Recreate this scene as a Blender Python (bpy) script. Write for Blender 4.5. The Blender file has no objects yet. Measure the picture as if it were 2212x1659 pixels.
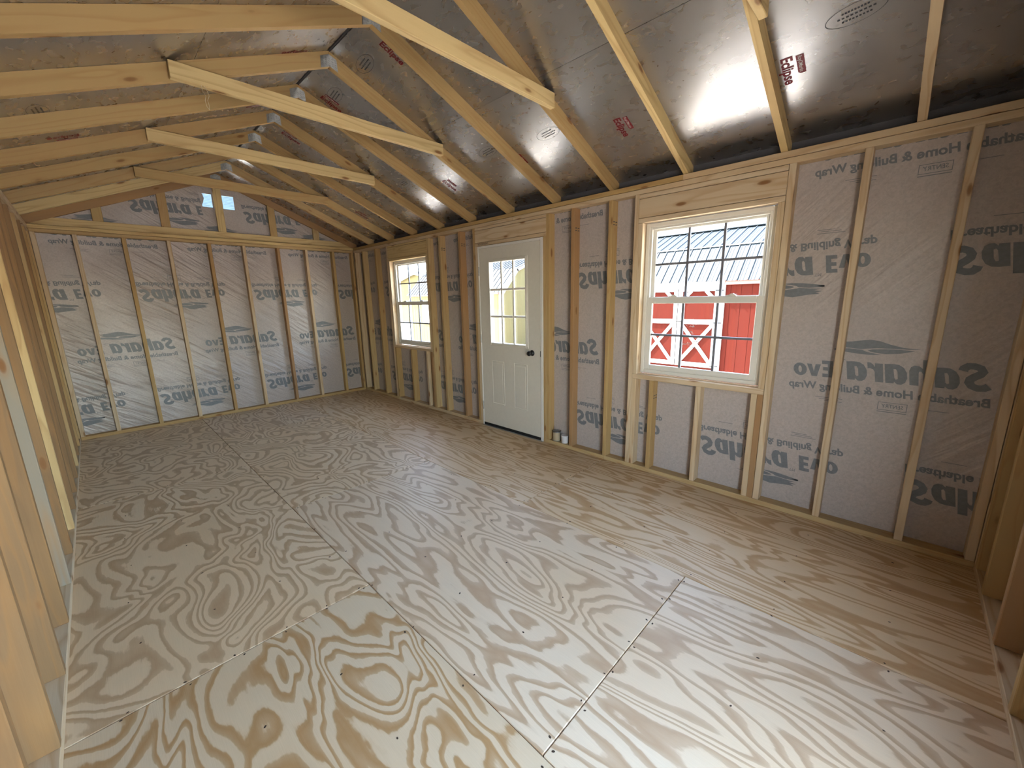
import bpy, bmesh, math, random
from mathutils import Vector, Matrix, Euler

random.seed(7)
SC = bpy.context.scene
COL = SC.collection
IN, FT = 0.0254, 0.3048

# ------------------------------------------------------------------ camera, sky, sun, exposure
cam_d = bpy.data.cameras.new('camera')
cam = bpy.data.objects.new('camera', cam_d)
COL.objects.link(cam)
SC.camera = cam
cam.location = (0.3992, -0.6914, 1.5099)
cam.rotation_euler = (1.3621, 0.0197, -0.8014)
cam_d.sensor_fit = 'HORIZONTAL'
cam_d.sensor_width = 36.0
cam_d.lens = 869.92 / 2212 * 36.0
cam_d.clip_start = 0.02
cam_d.clip_end = 500

world = bpy.data.worlds.new('sky')
SC.world = world
world.use_nodes = True
wn = world.node_tree
for n in list(wn.nodes):
    wn.nodes.remove(n)
wo = wn.nodes.new('ShaderNodeOutputWorld')
wb = wn.nodes.new('ShaderNodeBackground')
ws = wn.nodes.new('ShaderNodeTexSky')
ws.sky_type = 'NISHITA'
ws.sun_disc = False
ws.sun_elevation = math.radians(55)
ws.sun_rotation = math.radians(-14)
ws.air_density = 1.0
ws.dust_density = 1.0
ws.ozone_density = 1.5
wb.inputs['Strength'].default_value = 0.33
wm = wn.nodes.new('ShaderNodeMix')
wm.data_type = 'RGBA'
wm.blend_type = 'MULTIPLY'
wm.inputs[0].default_value = 1.0
wm.inputs[7].default_value = (1.0, 0.90, 0.78, 1)
wn.links.new(ws.outputs[0], wm.inputs[6])
wn.links.new(wm.outputs[2], wb.inputs[0])
wn.links.new(wb.outputs[0], wo.inputs[0])

sun_d = bpy.data.lights.new('sun', 'SUN')
sun_d.energy = 5.5
sun_d.angle = math.radians(0.6)
sun_d.color = (1.0, 0.95, 0.87)
sun = bpy.data.objects.new('sun', sun_d)
COL.objects.link(sun)
sun.location = (-6, 9, 11)
sun.rotation_euler = Vector((-0.14, 0.55, 0.82)).to_track_quat('Z', 'Y').to_euler()

def portal(name, loc, rot, sx, sy):
    d = bpy.data.lights.new(name, 'AREA')
    d.shape = 'RECTANGLE'
    d.size, d.size_y = sx, sy
    d.cycles.is_portal = True
    o = bpy.data.objects.new(name, d)
    COL.objects.link(o)
    o.location = loc
    o.rotation_euler = rot
portal('daylight_portal', (3.70, 0.457, 1.47), (0, math.radians(90), 0), 1.25, 0.95)
portal('daylight_portal', (3.70, 4.41, 1.47), (0, math.radians(90), 0), 1.25, 0.95)
portal('daylight_portal', (3.70, 2.45, 1.46), (0, math.radians(90), 0), 0.98, 0.62)
portal('daylight_portal', (1.09, -1.26, 1.03), (math.radians(90), 0, 0), 1.05, 2.05)  # covers the added doorway in the near wall

SC.view_settings.view_transform = 'Standard'
SC.view_settings.look = 'None'
SC.view_settings.gamma = 1.0
SC.view_settings.use_curve_mapping = False
SC.view_settings.exposure = 4.15
SC.cycles.use_denoising = True
SC.cycles.max_bounces = 14
SC.cycles.diffuse_bounces = 8
SC.cycles.transparent_max_bounces = 16
SC.cycles.sample_clamp_indirect = 6.0
SC.cycles.caustics_reflective = False
SC.cycles.caustics_refractive = False

# ------------------------------------------------------------------ shell numbers (metres)
XL, XR = 3.5 * IN, 12 * FT - 3.5 * IN          # inner stud faces, left and right wall
XO = 12 * FT                                     # outer stud face, right wall
YF, YN = 5.994, -1.133                           # inner stud faces, far and near wall
YFO, YNO = YF + 0.089, YN - 0.089
T = 0.038
W4 = 0.089
ZP0, ZP1, ZP2, ZP3 = 0.038, 2.2955, 2.334, 2.372  # bottom plate top, top plates
XC = 6 * FT
SLP = 0.4178
ZRB = 3.106                                      # underside of the rafters at the ridge
ZRT = ZRB + 0.0963                               # underside of the roof sheathing at the ridge
ANG = math.atan(SLP)

# ------------------------------------------------------------------ materials
def new_mat(name):
    m = bpy.data.materials.new(name)
    m.use_nodes = True
    nt = m.node_tree
    for n in list(nt.nodes):
        nt.nodes.remove(n)
    out = nt.nodes.new('ShaderNodeOutputMaterial')
    b = nt.nodes.new('ShaderNodeBsdfPrincipled')
    nt.links.new(b.outputs[0], out.inputs[0])
    return m, nt, b

class NT:
    def __init__(s, nt):
        s.nt = nt
    def n(s, typ, **kw):
        nd = s.nt.nodes.new(typ)
        for k, v in kw.items():
            setattr(nd, k, v)
        return nd
    def l(s, a, b):
        s.nt.links.new(a, b)
    def math(s, op, a, b=None, c=None):
        nd = s.n('ShaderNodeMath', operation=op)
        for i, v in enumerate((a, b, c)):
            if v is None:
                continue
            if isinstance(v, (int, float)):
                nd.inputs[i].default_value = v
            else:
                s.l(v, nd.inputs[i])
        return nd.outputs[0]
    def ramp(s, fac, stops, interp='LINEAR'):
        r = s.n('ShaderNodeValToRGB')
        r.color_ramp.interpolation = interp
        e = r.color_ramp.elements
        while len(e) < len(stops):
            e.new(0.5)
        for el, (p, c) in zip(e, stops):
            el.position = p
            el.color = (*c, 1) if len(c) == 3 else c
        s.l(fac, r.inputs[0])
        return r.outputs[0]
    def mix(s, fac, a, b, typ='MIX'):
        nd = s.n('ShaderNodeMix', data_type='RGBA', blend_type=typ)
        for sock, v in ((nd.inputs[0], fac), (nd.inputs[6], a), (nd.inputs[7], b)):
            if isinstance(v, (int, float)):
                sock.default_value = v
            elif isinstance(v, tuple):
                sock.default_value = (*v, 1) if len(v) == 3 else v
            else:
                s.l(v, sock)
        return nd.outputs[2]
    def noise(s, vec, scale=1.0, detail=2.0, rough=0.5, dist=0.0):
        nd = s.n('ShaderNodeTexNoise')
        s.l(vec, nd.inputs['Vector'])
        nd.inputs['Scale'].default_value = scale
        nd.inputs['Detail'].default_value = detail
        nd.inputs['Roughness'].default_value = rough
        nd.inputs['Distortion'].default_value = dist
        return nd.outputs[0]
    def coords(s, scale=(1, 1, 1), rand=37.0, rot=(0, 0, 0)):
        tc = s.n('ShaderNodeTexCoord')
        mp = s.n('ShaderNodeMapping')
        mp.inputs['Scale'].default_value = scale
        mp.inputs['Rotation'].default_value = rot
        s.l(tc.outputs['Object'], mp.inputs['Vector'])
        oi = s.n('ShaderNodeObjectInfo')
        if not rand:
            return mp.outputs[0], oi.outputs['Random']
        cb = s.n('ShaderNodeCombineXYZ')
        for i, k in enumerate((rand, rand * 2.3, rand * 0.71)):
            s.l(s.math('MULTIPLY', oi.outputs['Random'], k), cb.inputs[i])
        ad = s.n('ShaderNodeVectorMath', operation='ADD')
        s.l(mp.outputs[0], ad.inputs[0])
        s.l(cb.outputs[0], ad.inputs[1])
        return ad.outputs[0], oi.outputs['Random']
    def bump(s, h, strength, dist, bsdf):
        b = s.n('ShaderNodeBump')
        b.inputs['Strength'].default_value = strength
        b.inputs['Distance'].default_value = dist
        s.l(h, b.inputs['Height'])
        s.l(b.outputs[0], bsdf.inputs['Normal'])

def simple(name, col, rough=0.6, metal=0.0, var=0.06, scale=9.0, spec=0.5):
    m, nt, b = new_mat(name)
    t = NT(nt)
    v, r = t.coords()
    f = t.noise(v, scale, 3.0)
    dark = tuple(c * (1 - var) for c in col)
    lite = tuple(min(1, c * (1 + var)) for c in col)
    t.l(t.ramp(f, [(0.3, dark), (0.7, lite)]), b.inputs['Base Color'])
    b.inputs['Roughness'].default_value = rough
    b.inputs['Metallic'].default_value = metal
    b.inputs['Specular IOR Level'].default_value = spec
    return m

def lumber(name, tones, knots=True):
    """sawn pine: local X is the length of the board"""
    m, nt, b = new_mat(name)
    t = NT(nt)
    v, rnd = t.coords((1, 1, 1), 41.0)
    def sc(vec, s):
        mp = t.n('ShaderNodeMapping')
        mp.inputs['Scale'].default_value = s
        t.l(vec, mp.inputs['Vector'])
        return mp.outputs[0]
    # growth rings bending along the board
    warp = t.noise(sc(v, (1.6, 7, 7)), 1.0, 1.5)
    rings = t.math('FRACT', t.math('MULTIPLY', t.math('ADD', t.noise(sc(v, (0.35, 9, 9)), 1.0, 1.0), t.math('MULTIPLY', warp, 0.35)), 8.0))
    late = t.ramp(rings, [(0.0, (0, 0, 0)), (0.55, (0.12,) * 3), (0.86, (1, 1, 1)), (1.0, (0, 0, 0))])
    fine = t.noise(sc(v, (5, 170, 170)), 1.0, 2.0)
    blot = t.noise(sc(v, (1.3, 5, 5)), 1.0, 2.0)
    base = t.ramp(rnd, [(i / max(1, len(tones) - 1), c) for i, c in enumerate(tones)])
    c = t.mix(t.math('MULTIPLY', late, 0.42), base, (0.36, 0.185, 0.065))
    c = t.mix(t.math('MULTIPLY', fine, 0.22), c, (0.45, 0.28, 0.13))
    c = t.mix(t.ramp(blot, [(0.5, (0, 0, 0)), (0.75, (0.35,) * 3)]), c, (0.52, 0.30, 0.12))
    if knots:
        vo = t.n('ShaderNodeTexVoronoi')
        t.l(sc(v, (3.8, 11.5, 11.5)), vo.inputs['Vector'])
        vo.inputs['Scale'].default_value = 1.0
        d = t.math('ADD', vo.outputs['Distance'], t.math('MULTIPLY', warp, 0.06))
        sep = t.n('ShaderNodeSeparateColor')
        t.l(vo.outputs['Color'], sep.inputs[0])
        on = t.math('GREATER_THAN', sep.outputs[0], 0.55)
        k = t.ramp(d, [(0.10, (1, 1, 1)), (0.15, (0.75,) * 3), (0.20, (0.0,) * 3)])
        c = t.mix(t.math('MULTIPLY', k, on), c, (0.11, 0.045, 0.018))
        halo = t.ramp(d, [(0.12, (0.5,) * 3), (0.32, (0, 0, 0))])
        c = t.mix(t.math('MULTIPLY', halo, on), c, (0.38, 0.19, 0.07))
    t.l(c, b.inputs['Base Color'])
    b.inputs['Roughness'].default_value = 0.62
    b.inputs['Specular IOR Level'].default_value = 0.25
    t.bump(fine, 0.18, 0.002, b)
    return m

TONES = [tuple(a * q for a, q in zip((0.82, 0.83, 0.74), c_)) for c_ in [(0.62, 0.43, 0.23), (0.66, 0.49, 0.28), (0.56, 0.36, 0.17), (0.64, 0.46, 0.22), (0.50, 0.29, 0.125), (0.68, 0.52, 0.31)]]
M_LUM = lumber('pine_lumber', TONES)
M_PALE = lumber('pale_spruce', [(0.62, 0.49, 0.33), (0.66, 0.53, 0.36), (0.60, 0.46, 0.29)])
M_WARM = lumber('amber_pine', [(0.43, 0.285, 0.120), (0.49, 0.335, 0.145), (0.45, 0.295, 0.125)])
M_YEL = lumber('yellow_pine', [(0.68, 0.50, 0.22), (0.70, 0.53, 0.26), (0.66, 0.49, 0.24)])
M_RED = lumber('reddish_pine', [(0.34, 0.195, 0.095), (0.39, 0.225, 0.11)])
M_LEFT_SHADED = lumber('brown_shaded_pine', [(0.215, 0.128, 0.062), (0.25, 0.155, 0.078), (0.20, 0.112, 0.052)])  # brown boards, darkened further to carry the shade on the left wall studs
M_GREY = lumber('grey_stained_pine', [(0.29, 0.27, 0.22), (0.32, 0.295, 0.24)])

def plywood(name, sx, sy, bands, lite, dark, warp=0.25):
    """rotary-cut veneer: contour bands of a stretched height field; local X is the length of the sheet"""
    m, nt, b = new_mat(name)
    t = NT(nt)
    v, rnd = t.coords((1, 1, 1), 53.0)
    def sc(vec, s):
        mp = t.n('ShaderNodeMapping')
        mp.inputs['Scale'].default_value = s
        t.l(vec, mp.inputs['Vector'])
        return mp.outputs[0]
    h = t.noise(sc(v, (sx, sy, 1)), 1.0, 2.2, 0.42, warp)
    jag = t.noise(sc(v, (7, 60, 1)), 1.0, 3.0, 0.6)
    jag2 = t.noise(sc(v, (18, 22, 1)), 1.0, 2.0, 0.6)
    hh = t.math('ADD', h, t.math('ADD', t.math('MULTIPLY', jag, 0.014), t.math('MULTIPLY', jag2, 0.012)))
    fr = t.math('FRACT', t.math('MULTIPLY', hh, bands))
    f = t.ramp(fr, [(0.0, (0.15,) * 3), (0.08, (0, 0, 0)), (0.52, (0.05,) * 3), (0.585, (0.70,) * 3), (0.84, (1, 1, 1)), (0.94, (0.9,) * 3), (1.0, (0.15,) * 3)])
    fib = t.noise(sc(v, (9, 330, 1)), 1.0, 2.0, 0.6)
    tone = t.noise(sc(v, (0.8, 1.4, 1)), 1.0, 1.0)
    lt = t.mix(t.ramp(tone, [(0.35, (0, 0, 0)), (0.7, (1, 1, 1))]), lite, tuple(c * k for c, k in zip(lite, (0.96, 0.90, 0.82))))
    c = t.mix(f, lt, dark)
    c = t.mix(t.math('MULTIPLY', fib, 0.20), c, tuple(0.75 * x for x in dark))
    t.l(c, b.inputs['Base Color'])
    b.inputs['Roughness'].default_value = 0.46
    b.inputs['Specular IOR Level'].default_value = 0.35
    t.bump(t.math('ADD', fib, f), 0.12, 0.002, b)
    return m

PL = (0.82, 0.64, 0.42)
M_PLY_SWIRL = plywood('swirled_plywood', 1.7, 2.3, 17, PL, (0.52, 0.34, 0.185), 0.5)
M_PLY_LONG = plywood('long_grain_plywood', 0.9, 3.6, 15, (0.81, 0.65, 0.455), (0.52, 0.345, 0.20), 0.3)
M_PLY_BOLD = plywood('bold_grain_plywood', 1.3, 3.4, 15, (0.74, 0.585, 0.39), (0.46, 0.265, 0.11), 0.6)
M_PLY_GOLD = plywood('golden_plywood', 0.7, 4.2, 15, (0.77, 0.60, 0.39), (0.52, 0.315, 0.145), 0.3)

def wrap_mat(name, strength):
    m, nt, b = new_mat(name)
    t = NT(nt)
    tc = t.n('ShaderNodeTexCoord')
    def mp(s, r=(0, 0, 0)):
        q = t.n('ShaderNodeMapping')
        q.vector_type = 'TEXTURE'      # turn first, stretch after
        q.inputs['Scale'].default_value = tuple(1 / k for k in s)
        q.inputs['Rotation'].default_value = r
        t.l(tc.outputs['Object'], q.inputs['Vector'])
        return q.outputs[0]
    fibre = t.noise(mp((60, 60, 60)), 1.0, 5.0, 0.7, 0.6)
    big = t.noise(mp((2.2, 2.2, 2.2)), 1.0, 2.0)
    c = t.ramp(fibre, [(0.35, (0.385, 0.335, 0.305)), (0.62, (0.485, 0.425, 0.39))])
    c = t.mix(t.math('MULTIPLY', big, 0.35), c, (0.43, 0.355, 0.32))
    t.l(c, b.inputs['Base Color'])
    b.inputs['Roughness'].default_value = 0.33
    b.inputs['Specular IOR Level'].default_value = 0.55
    d = math.radians(38)
    w1 = t.noise(mp((2.6, 2.6, 24.0), (-0.70, 0.62, 0)), 1.0, 2.5, 0.5, 0.3)
    w2 = t.noise(mp((1.6, 1.6, 6.0), (-0.9, 0.8, 0)), 1.0, 2.0)
    mask = t.ramp(t.noise(mp((1.1, 1.1, 1.1)), 1.0, 1.0), [(0.40, (0.15,) * 3), (0.62, (1, 1, 1))])
    h = t.math('ADD', t.math('MULTIPLY', w1, mask), t.math('MULTIPLY', w2, 0.8))
    h = t.math('ADD', h, t.math('MULTIPLY', fibre, 0.03))
    t.bump(h, strength, 0.03, b)
    return m
M_WRAP = wrap_mat('house_wrap', 0.35)
M_WRAPF = wrap_mat('wrinkled_house_wrap', 1.0)

def foil_mat():
    m, nt, b = new_mat('foil_facing')
    t = NT(nt)
    v, r = t.coords((1, 1, 1), 31.0)
    def sc(s):
        q = t.n('ShaderNodeMapping')
        q.inputs['Scale'].default_value = s
        t.l(v, q.inputs['Vector'])
        return q.outputs[0]
    flakes = t.noise(sc((24, 13, 1)), 1.0, 1.6, 0.5, 0.5)
    big = t.noise(sc((1.5, 2.5, 1)), 1.0, 2.0)
    t.l(t.ramp(big, [(0.3, (0.43, 0.41, 0.40)), (0.7, (0.51, 0.495, 0.49))]), b.inputs['Base Color'])
    b.inputs['Metallic'].default_value = 0.92
    t.l(t.ramp(flakes, [(0.3, (0.265,) * 3), (0.7, (0.295,) * 3)]), b.inputs['Roughness'])
    t.bump(t.math('ADD', t.math('MULTIPLY', flakes, 0.5), t.math('MULTIPLY', big, 0.5)), 0.012, 0.006, b)
    return m
M_FOIL = foil_mat()

M_INK = simple('grey_ink', (0.165, 0.175, 0.185), 0.42, var=0.10, scale=60)
M_INKD = simple('black_ink', (0.03, 0.03, 0.035), 0.5)
M_INKR = simple('red_ink', (0.17, 0.006, 0.013), 0.45)
M_INKW = simple('pale_ink', (0.55, 0.50, 0.48), 0.5)
M_VINYL = simple('white_vinyl', (0.70, 0.67, 0.60), 0.38, var=0.02)
M_GRID = simple('grey_window_grid', (0.16, 0.16, 0.18), 0.5, var=0.02)
M_DOOR = simple('primed_steel_door', (0.66, 0.615, 0.53), 0.42, var=0.02, scale=30)
M_JAMB = simple('white_jamb_paint', (0.72, 0.69, 0.64), 0.45, var=0.02)
M_BLACK = simple('black_metal', (0.012, 0.012, 0.013), 0.35)
M_RUB = simple('black_rubber', (0.008, 0.008, 0.009), 0.6)
M_STEEL = simple('galvanized_steel', (0.36, 0.36, 0.345), 0.42, 0.75, 0.18, 60)
M_ALU = simple('aluminum', (0.55, 0.55, 0.54), 0.35, 0.8)
M_DARK = simple('dark_ridge_felt', (0.012, 0.011, 0.010), 0.9)
M_SIDING = simple('wood_siding', (0.10, 0.07, 0.045), 0.8)
M_SEAL = simple('dark_gap', (0.05, 0.035, 0.022), 0.9)
M_SOFF = simple('grey_eave_board', (0.10, 0.10, 0.11), 0.8)
M_GRAVEL = simple('pale_gravel', (0.42, 0.39, 0.34), 0.95, var=0.25, scale=18)
M_ROOFX = simple('shingle_grey', (0.16, 0.15, 0.15), 0.9)
M_TAN = simple('tan_label_paper', (0.42, 0.33, 0.21), 0.6)
M_LOUV = simple('pale_blue_louvre', (0.22, 0.33, 0.42), 0.5)
M_WHITEP = simple('white_plastic', (0.62, 0.59, 0.58), 0.4)
M_TWINE = simple('pale_twine', (0.70, 0.60, 0.42), 0.8)
M_NAIL = simple('dark_nail_hole', (0.05, 0.028, 0.014), 0.8)

def glass_mat(name, tint, refl=0.07):
    m = bpy.data.materials.new(name)
    m.use_nodes = True
    nt = m.node_tree
    for n in list(nt.nodes):
        nt.nodes.remove(n)
    t = NT(nt)
    out = t.n('ShaderNodeOutputMaterial')
    tr = t.n('ShaderNodeBsdfTransparent')
    tr.inputs[0].default_value = (*tint, 1)
    gl = t.n('ShaderNodeBsdfGlossy')
    gl.inputs['Roughness'].default_value = 0.02
    fr = t.n('ShaderNodeFresnel')
    geo = t.n('ShaderNodeNewGeometry')
    t.l(t.math('MULTIPLY_ADD', geo.outputs['Backfacing'], 1 / 1.45 - 1.45, 1.45), fr.inputs['IOR'])
    mx = t.n('ShaderNodeMixShader')
    t.l(fr.outputs[0], mx.inputs[0])
    t.l(tr.outputs[0], mx.inputs[1])
    t.l(gl.outputs[0], mx.inputs[2])
    t.l(mx.outputs[0], out.inputs[0])
    return m
M_GLASS = glass_mat('low_e_glass', (0.93, 0.935, 0.94))

def ribbed(name, col):
    m, nt, b = new_mat(name)
    b.inputs['Base Color'].default_value = (*col, 1)
    t = NT(nt)
    v, r = t.coords()
    f = t.noise(v, 3.0, 3.0)
    t.l(t.ramp(f, [(0.3, tuple(c * 0.93 for c in col)), (0.7, col)]), b.inputs['Base Color'])
    b.inputs['Roughness'].default_value = 0.55
    b.inputs['Specular IOR Level'].default_value = 0.12
    return m
M_METROOF = ribbed('galvalume_roofing', (0.022, 0.028, 0.032))

def siding(name, col, groove=True):
    m, nt, b = new_mat(name)
    t = NT(nt)
    v, r = t.coords((1, 1, 1), 11.0)
    q = t.n('ShaderNodeMapping')
    q.inputs['Scale'].default_value = (40, 40, 2.0)
    t.l(v, q.inputs['Vector'])
    f = t.noise(q.outputs[0], 1.0, 3.0)
    t.l(t.ramp(f, [(0.3, tuple(c * 0.82 for c in col)), (0.7, col)]), b.inputs['Base Color'])
    b.inputs['Roughness'].default_value = 0.85
    b.inputs['Specular IOR Level'].default_value = 0.08
    return m
M_REDS = siding('red_painted_siding', (0.050, 0.0060, 0.0028))
M_YELS = siding('yellow_painted_siding', (0.125, 0.108, 0.050))
M_WTRIM = simple('white_painted_trim', (0.30, 0.30, 0.29), 0.6, var=0.03)
M_BROWNF = simple('brown_fascia', (0.23, 0.10, 0.085), 0.6)
M_DGLASS = simple('dark_window_glass', (0.10, 0.12, 0.13), 0.1)

# ------------------------------------------------------------------ geometry helpers
def link(name, me, parent=None, mat=None):
    o = bpy.data.objects.new(name, me)
    COL.objects.link(o)
    if mat is not None and not me.materials:
        me.materials.append(mat)
    if parent is not None:
        o.parent = parent
    return o

def finish(name, bm, mat, parent=None, smooth=False):
    me = bpy.data.meshes.new(name)
    bmesh.ops.recalc_face_normals(bm, faces=bm.faces)
    bm.to_mesh(me)
    bm.free()
    if smooth:
        for p in me.polygons:
            p.use_smooth = True
    return link(name, me, parent, mat)

def bm_box(bm, x0, x1, y0, y1, z0, z1):
    vs = [bm.verts.new(p) for p in ((x0, y0, z0), (x1, y0, z0), (x1, y1, z0), (x0, y1, z0), (x0, y0, z1), (x1, y0, z1), (x1, y1, z1), (x0, y1, z1))]
    for f in ((0, 3, 2, 1), (4, 5, 6, 7), (0, 1, 5, 4), (1, 2, 6, 5), (2, 3, 7, 6), (3, 0, 4, 7)):
        bm.faces.new([vs[i] for i in f])
    return vs

def bm_prism(bm, poly, fn):
    """extrude a closed 2-D outline; fn(u, v, k) gives the point of side k (0 or 1)"""
    a = [bm.verts.new(fn(u, v, 0)) for u, v in poly]
    b = [bm.verts.new(fn(u, v, 1)) for u, v in poly]
    bm.faces.new(a)
    bm.faces.new(list(reversed(b)))
    n = len(poly)
    for i in range(n):
        j = (i + 1) % n
        bm.faces.new([a[j], a[i], b[i], b[j]])

MESHES = {}
def board_mesh(L, W, Th, mat, bev=0.0026):
    key = (round(L, 3), round(W, 4), round(Th, 4), mat.name)
    if key in MESHES:
        return MESHES[key]
    bm = bmesh.new()
    bm_box(bm, -L / 2, L / 2, -W / 2, W / 2, -Th / 2, Th / 2)
    bmesh.ops.bevel(bm, geom=list(bm.edges), offset=bev, segments=1, affect='EDGES')
    bmesh.ops.recalc_face_normals(bm, faces=bm.faces)
    me = bpy.data.meshes.new('board')
    bm.to_mesh(me)
    bm.free()
    me.materials.append(mat)
    MESHES[key] = me
    return me

ROT = {'x': Matrix(((1, 0, 0), (0, 1, 0), (0, 0, 1))), 'y': Matrix(((0, -1, 0), (1, 0, 0), (0, 0, 1))), 'z': Matrix(((0, 0, -1), (0, 1, 0), (1, 0, 0)))}
def board(name, parent, mat, x0, x1, y0, y1, z0, z1, label=None):
    """axis-aligned sawn board; its grain runs along its longest side"""
    d = {'x': x1 - x0, 'y': y1 - y0, 'z': z1 - z0}
    ax = max(d, key=d.get)
    L = d[ax]
    if ax == 'x':
        W, Th = d['y'], d['z']
    elif ax == 'y':
        W, Th = d['x'], d['z']
    else:
        W, Th = d['y'], d['x']
    o = link(name, board_mesh(L, W, Th, mat), parent)
    o.matrix_world = Matrix.Translation(((x0 + x1) / 2, (y0 + y1) / 2, (z0 + z1) / 2)) @ ROT[ax].to_4x4()
    if label:
        o['label'] = label
    return o

def box(name, parent, mat, x0, x1, y0, y1, z0, z1, bev=0.0):
    bm = bmesh.new()
    cx, cy, cz = (x0 + x1) / 2, (y0 + y1) / 2, (z0 + z1) / 2
    bm_box(bm, x0 - cx, x1 - cx, y0 - cy, y1 - cy, z0 - cz, z1 - cz)
    if bev:
        bmesh.ops.bevel(bm, geom=list(bm.edges), offset=bev, segments=1, affect='EDGES')
    o = finish(name, bm, mat, parent)
    o.location = (cx, cy, cz)
    return o

def frame(name, parent, mat, x0, x1, y0, y1, z0, z1, wy, wzb, wzt, bev=0.003):
    """a rectangular frame lying in the y-z plane"""
    bm = bmesh.new()
    bm_box(bm, x0, x1, y0, y0 + wy, z0, z1)
    bm_box(bm, x0, x1, y1 - wy, y1, z0, z1)
    bm_box(bm, x0, x1, y0 + wy, y1 - wy, z0, z0 + wzb)
    bm_box(bm, x0, x1, y0 + wy, y1 - wy, z1 - wzt, z1)
    if bev:
        bmesh.ops.bevel(bm, geom=list(bm.edges), offset=bev, segments=1, affect='EDGES')
    return finish(name, bm, mat, parent)

def lathe(bm, prof, seg=24):
    rings = []
    for r, z in prof:
        rings.append([bm.verts.new((r * math.cos(2 * math.pi * i / seg), r * math.sin(2 * math.pi * i / seg), z)) for i in range(seg)])
    for a, b in zip(rings, rings[1:]):
        for i in range(seg):
            j = (i + 1) % seg
            bm.faces.new([a[i], a[j], b[j], b[i]])
    bm.faces.new(list(reversed(rings[0])))
    bm.faces.new(rings[-1])

def tube(bm, pts, r, seg=6):
    rings = []
    for k, p in enumerate(pts):
        p = Vector(p)
        d = (Vector(pts[min(k + 1, len(pts) - 1)]) - Vector(pts[max(k - 1, 0)])).normalized()
        u = d.orthogonal().normalized()
        w = d.cross(u)
        rings.append([bm.verts.new(p + r * (math.cos(2 * math.pi * i / seg) * u + math.sin(2 * math.pi * i / seg) * w)) for i in range(seg)])
    for a, b in zip(rings, rings[1:]):
        for i in range(seg):
            j = (i + 1) % seg
            bm.faces.new([a[i], a[j], b[j], b[i]])
    bm.faces.new(list(reversed(rings[0])))
    bm.faces.new(rings[-1])

def struct(o):
    o['kind'] = 'structure'
    return o

def thing(name, loc, label, cat, group=None):
    o = bpy.data.objects.new(name, None)
    COL.objects.link(o)
    o.location = loc
    o['label'] = label
    o['category'] = cat
    if group:
        o['group'] = group
    return o

def sheet_with_holes(bm, u0, u1, v0, v1, holes, fn, top=None):
    """cells of a rectangular sheet minus rectangular holes; fn(u, v, k) maps to 3-D"""
    us = sorted({u0, u1, *[h[0] for h in holes], *[h[1] for h in holes]})
    vs = sorted({v0, v1, *[h[2] for h in holes], *[h[3] for h in holes]})
    us = [u for u in us if u0 <= u <= u1]
    vs = [v for v in vs if v0 <= v <= v1]
    for a, b in zip(us, us[1:]):
        for c, d in zip(vs, vs[1:]):
            cu, cv = (a + b) / 2, (c + d) / 2
            if any(h[0] < cu < h[1] and h[2] < cv < h[3] for h in holes):
                continue
            bm_prism(bm, [(a, c), (b, c), (b, d), (a, d)], fn)

# ------------------------------------------------------------------ text
def text_mesh(body, size, width=None, shear=0.0, bold=0.0, center=False):
    cu = bpy.data.curves.new('lettering', 'FONT')
    cu.body = body
    cu.size = size
    cu.shear = shear
    cu.offset = bold
    cu.resolution_u = 3
    if center:
        cu.align_x = 'CENTER'
    ob = bpy.data.objects.new('lettering', cu)
    COL.objects.link(ob)
    dg = bpy.context.evaluated_depsgraph_get()
    me = bpy.data.meshes.new_from_object(ob.evaluated_get(dg))
    bpy.data.objects.remove(ob)
    bpy.data.curves.remove(cu)
    me.materials.clear()
    if width:
        xs = [v.co.x for v in me.vertices]
        k = width / (max(xs) - min(xs))
        x0 = min(xs)
        for v in me.vertices:
            v.co.x = (v.co.x - x0) * k
    return me

def add_text(bm, body, cap, x, y, width, shear=0.0, bold=0.0, z=0.0):
    me = text_mesh(body, cap / 0.70, width, shear, bold)
    n0 = len(bm.verts)
    bm.from_mesh(me)
    bm.verts.ensure_lookup_table()
    for v in bm.verts[n0:]:
        v.co += Vector((x, y, z))
    bpy.data.meshes.remove(me)

def poly(bm, pts, z=0.0):
    f = bm.faces.new([bm.verts.new((x, y, z)) for x, y in pts])
    bmesh.ops.triangulate(bm, faces=[f])

def clip(me, co, no):
    bm = bmesh.new()
    bm.from_mesh(me)
    bmesh.ops.bisect_plane(bm, geom=list(bm.verts) + list(bm.edges) + list(bm.faces), plane_co=co, plane_no=no, clear_outer=True)
    out = bpy.data.meshes.new(me.name)
    bm.to_mesh(out)
    bm.free()
    for m in me.materials:
        out.materials.append(m)
    return out

def outline_mesh(loops):
    """filled 2-D outline with holes"""
    cu = bpy.data.curves.new('outline', 'CURVE')
    cu.dimensions = '2D'
    cu.fill_mode = 'BOTH'
    for lp in loops:
        sp = cu.splines.new('POLY')
        sp.points.add(len(lp) - 1)
        for p, (x, y) in zip(sp.points, lp):
            p.co = (x, y, 0, 1)
        sp.use_cyclic_u = True
    ob = bpy.data.objects.new('outline', cu)
    COL.objects.link(ob)
    me = bpy.data.meshes.new_from_object(ob.evaluated_get(bpy.context.evaluated_depsgraph_get()))
    bpy.data.objects.remove(ob)
    bpy.data.curves.remove(cu)
    return me
def stroke(path, w):
    L, R_ = [], []
    for k, p in enumerate(path):
        a = Vector(path[max(k - 1, 0)])
        b = Vector(path[min(k + 1, len(path) - 1)])
        d = (b - a).normalized()
        n = Vector((-d.y, d.x)) * w / 2
        L.append((p[0] + n.x, p[1] + n.y))
        R_.append((p[0] - n.x, p[1] - n.y))
    return L + R_[::-1]
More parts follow.
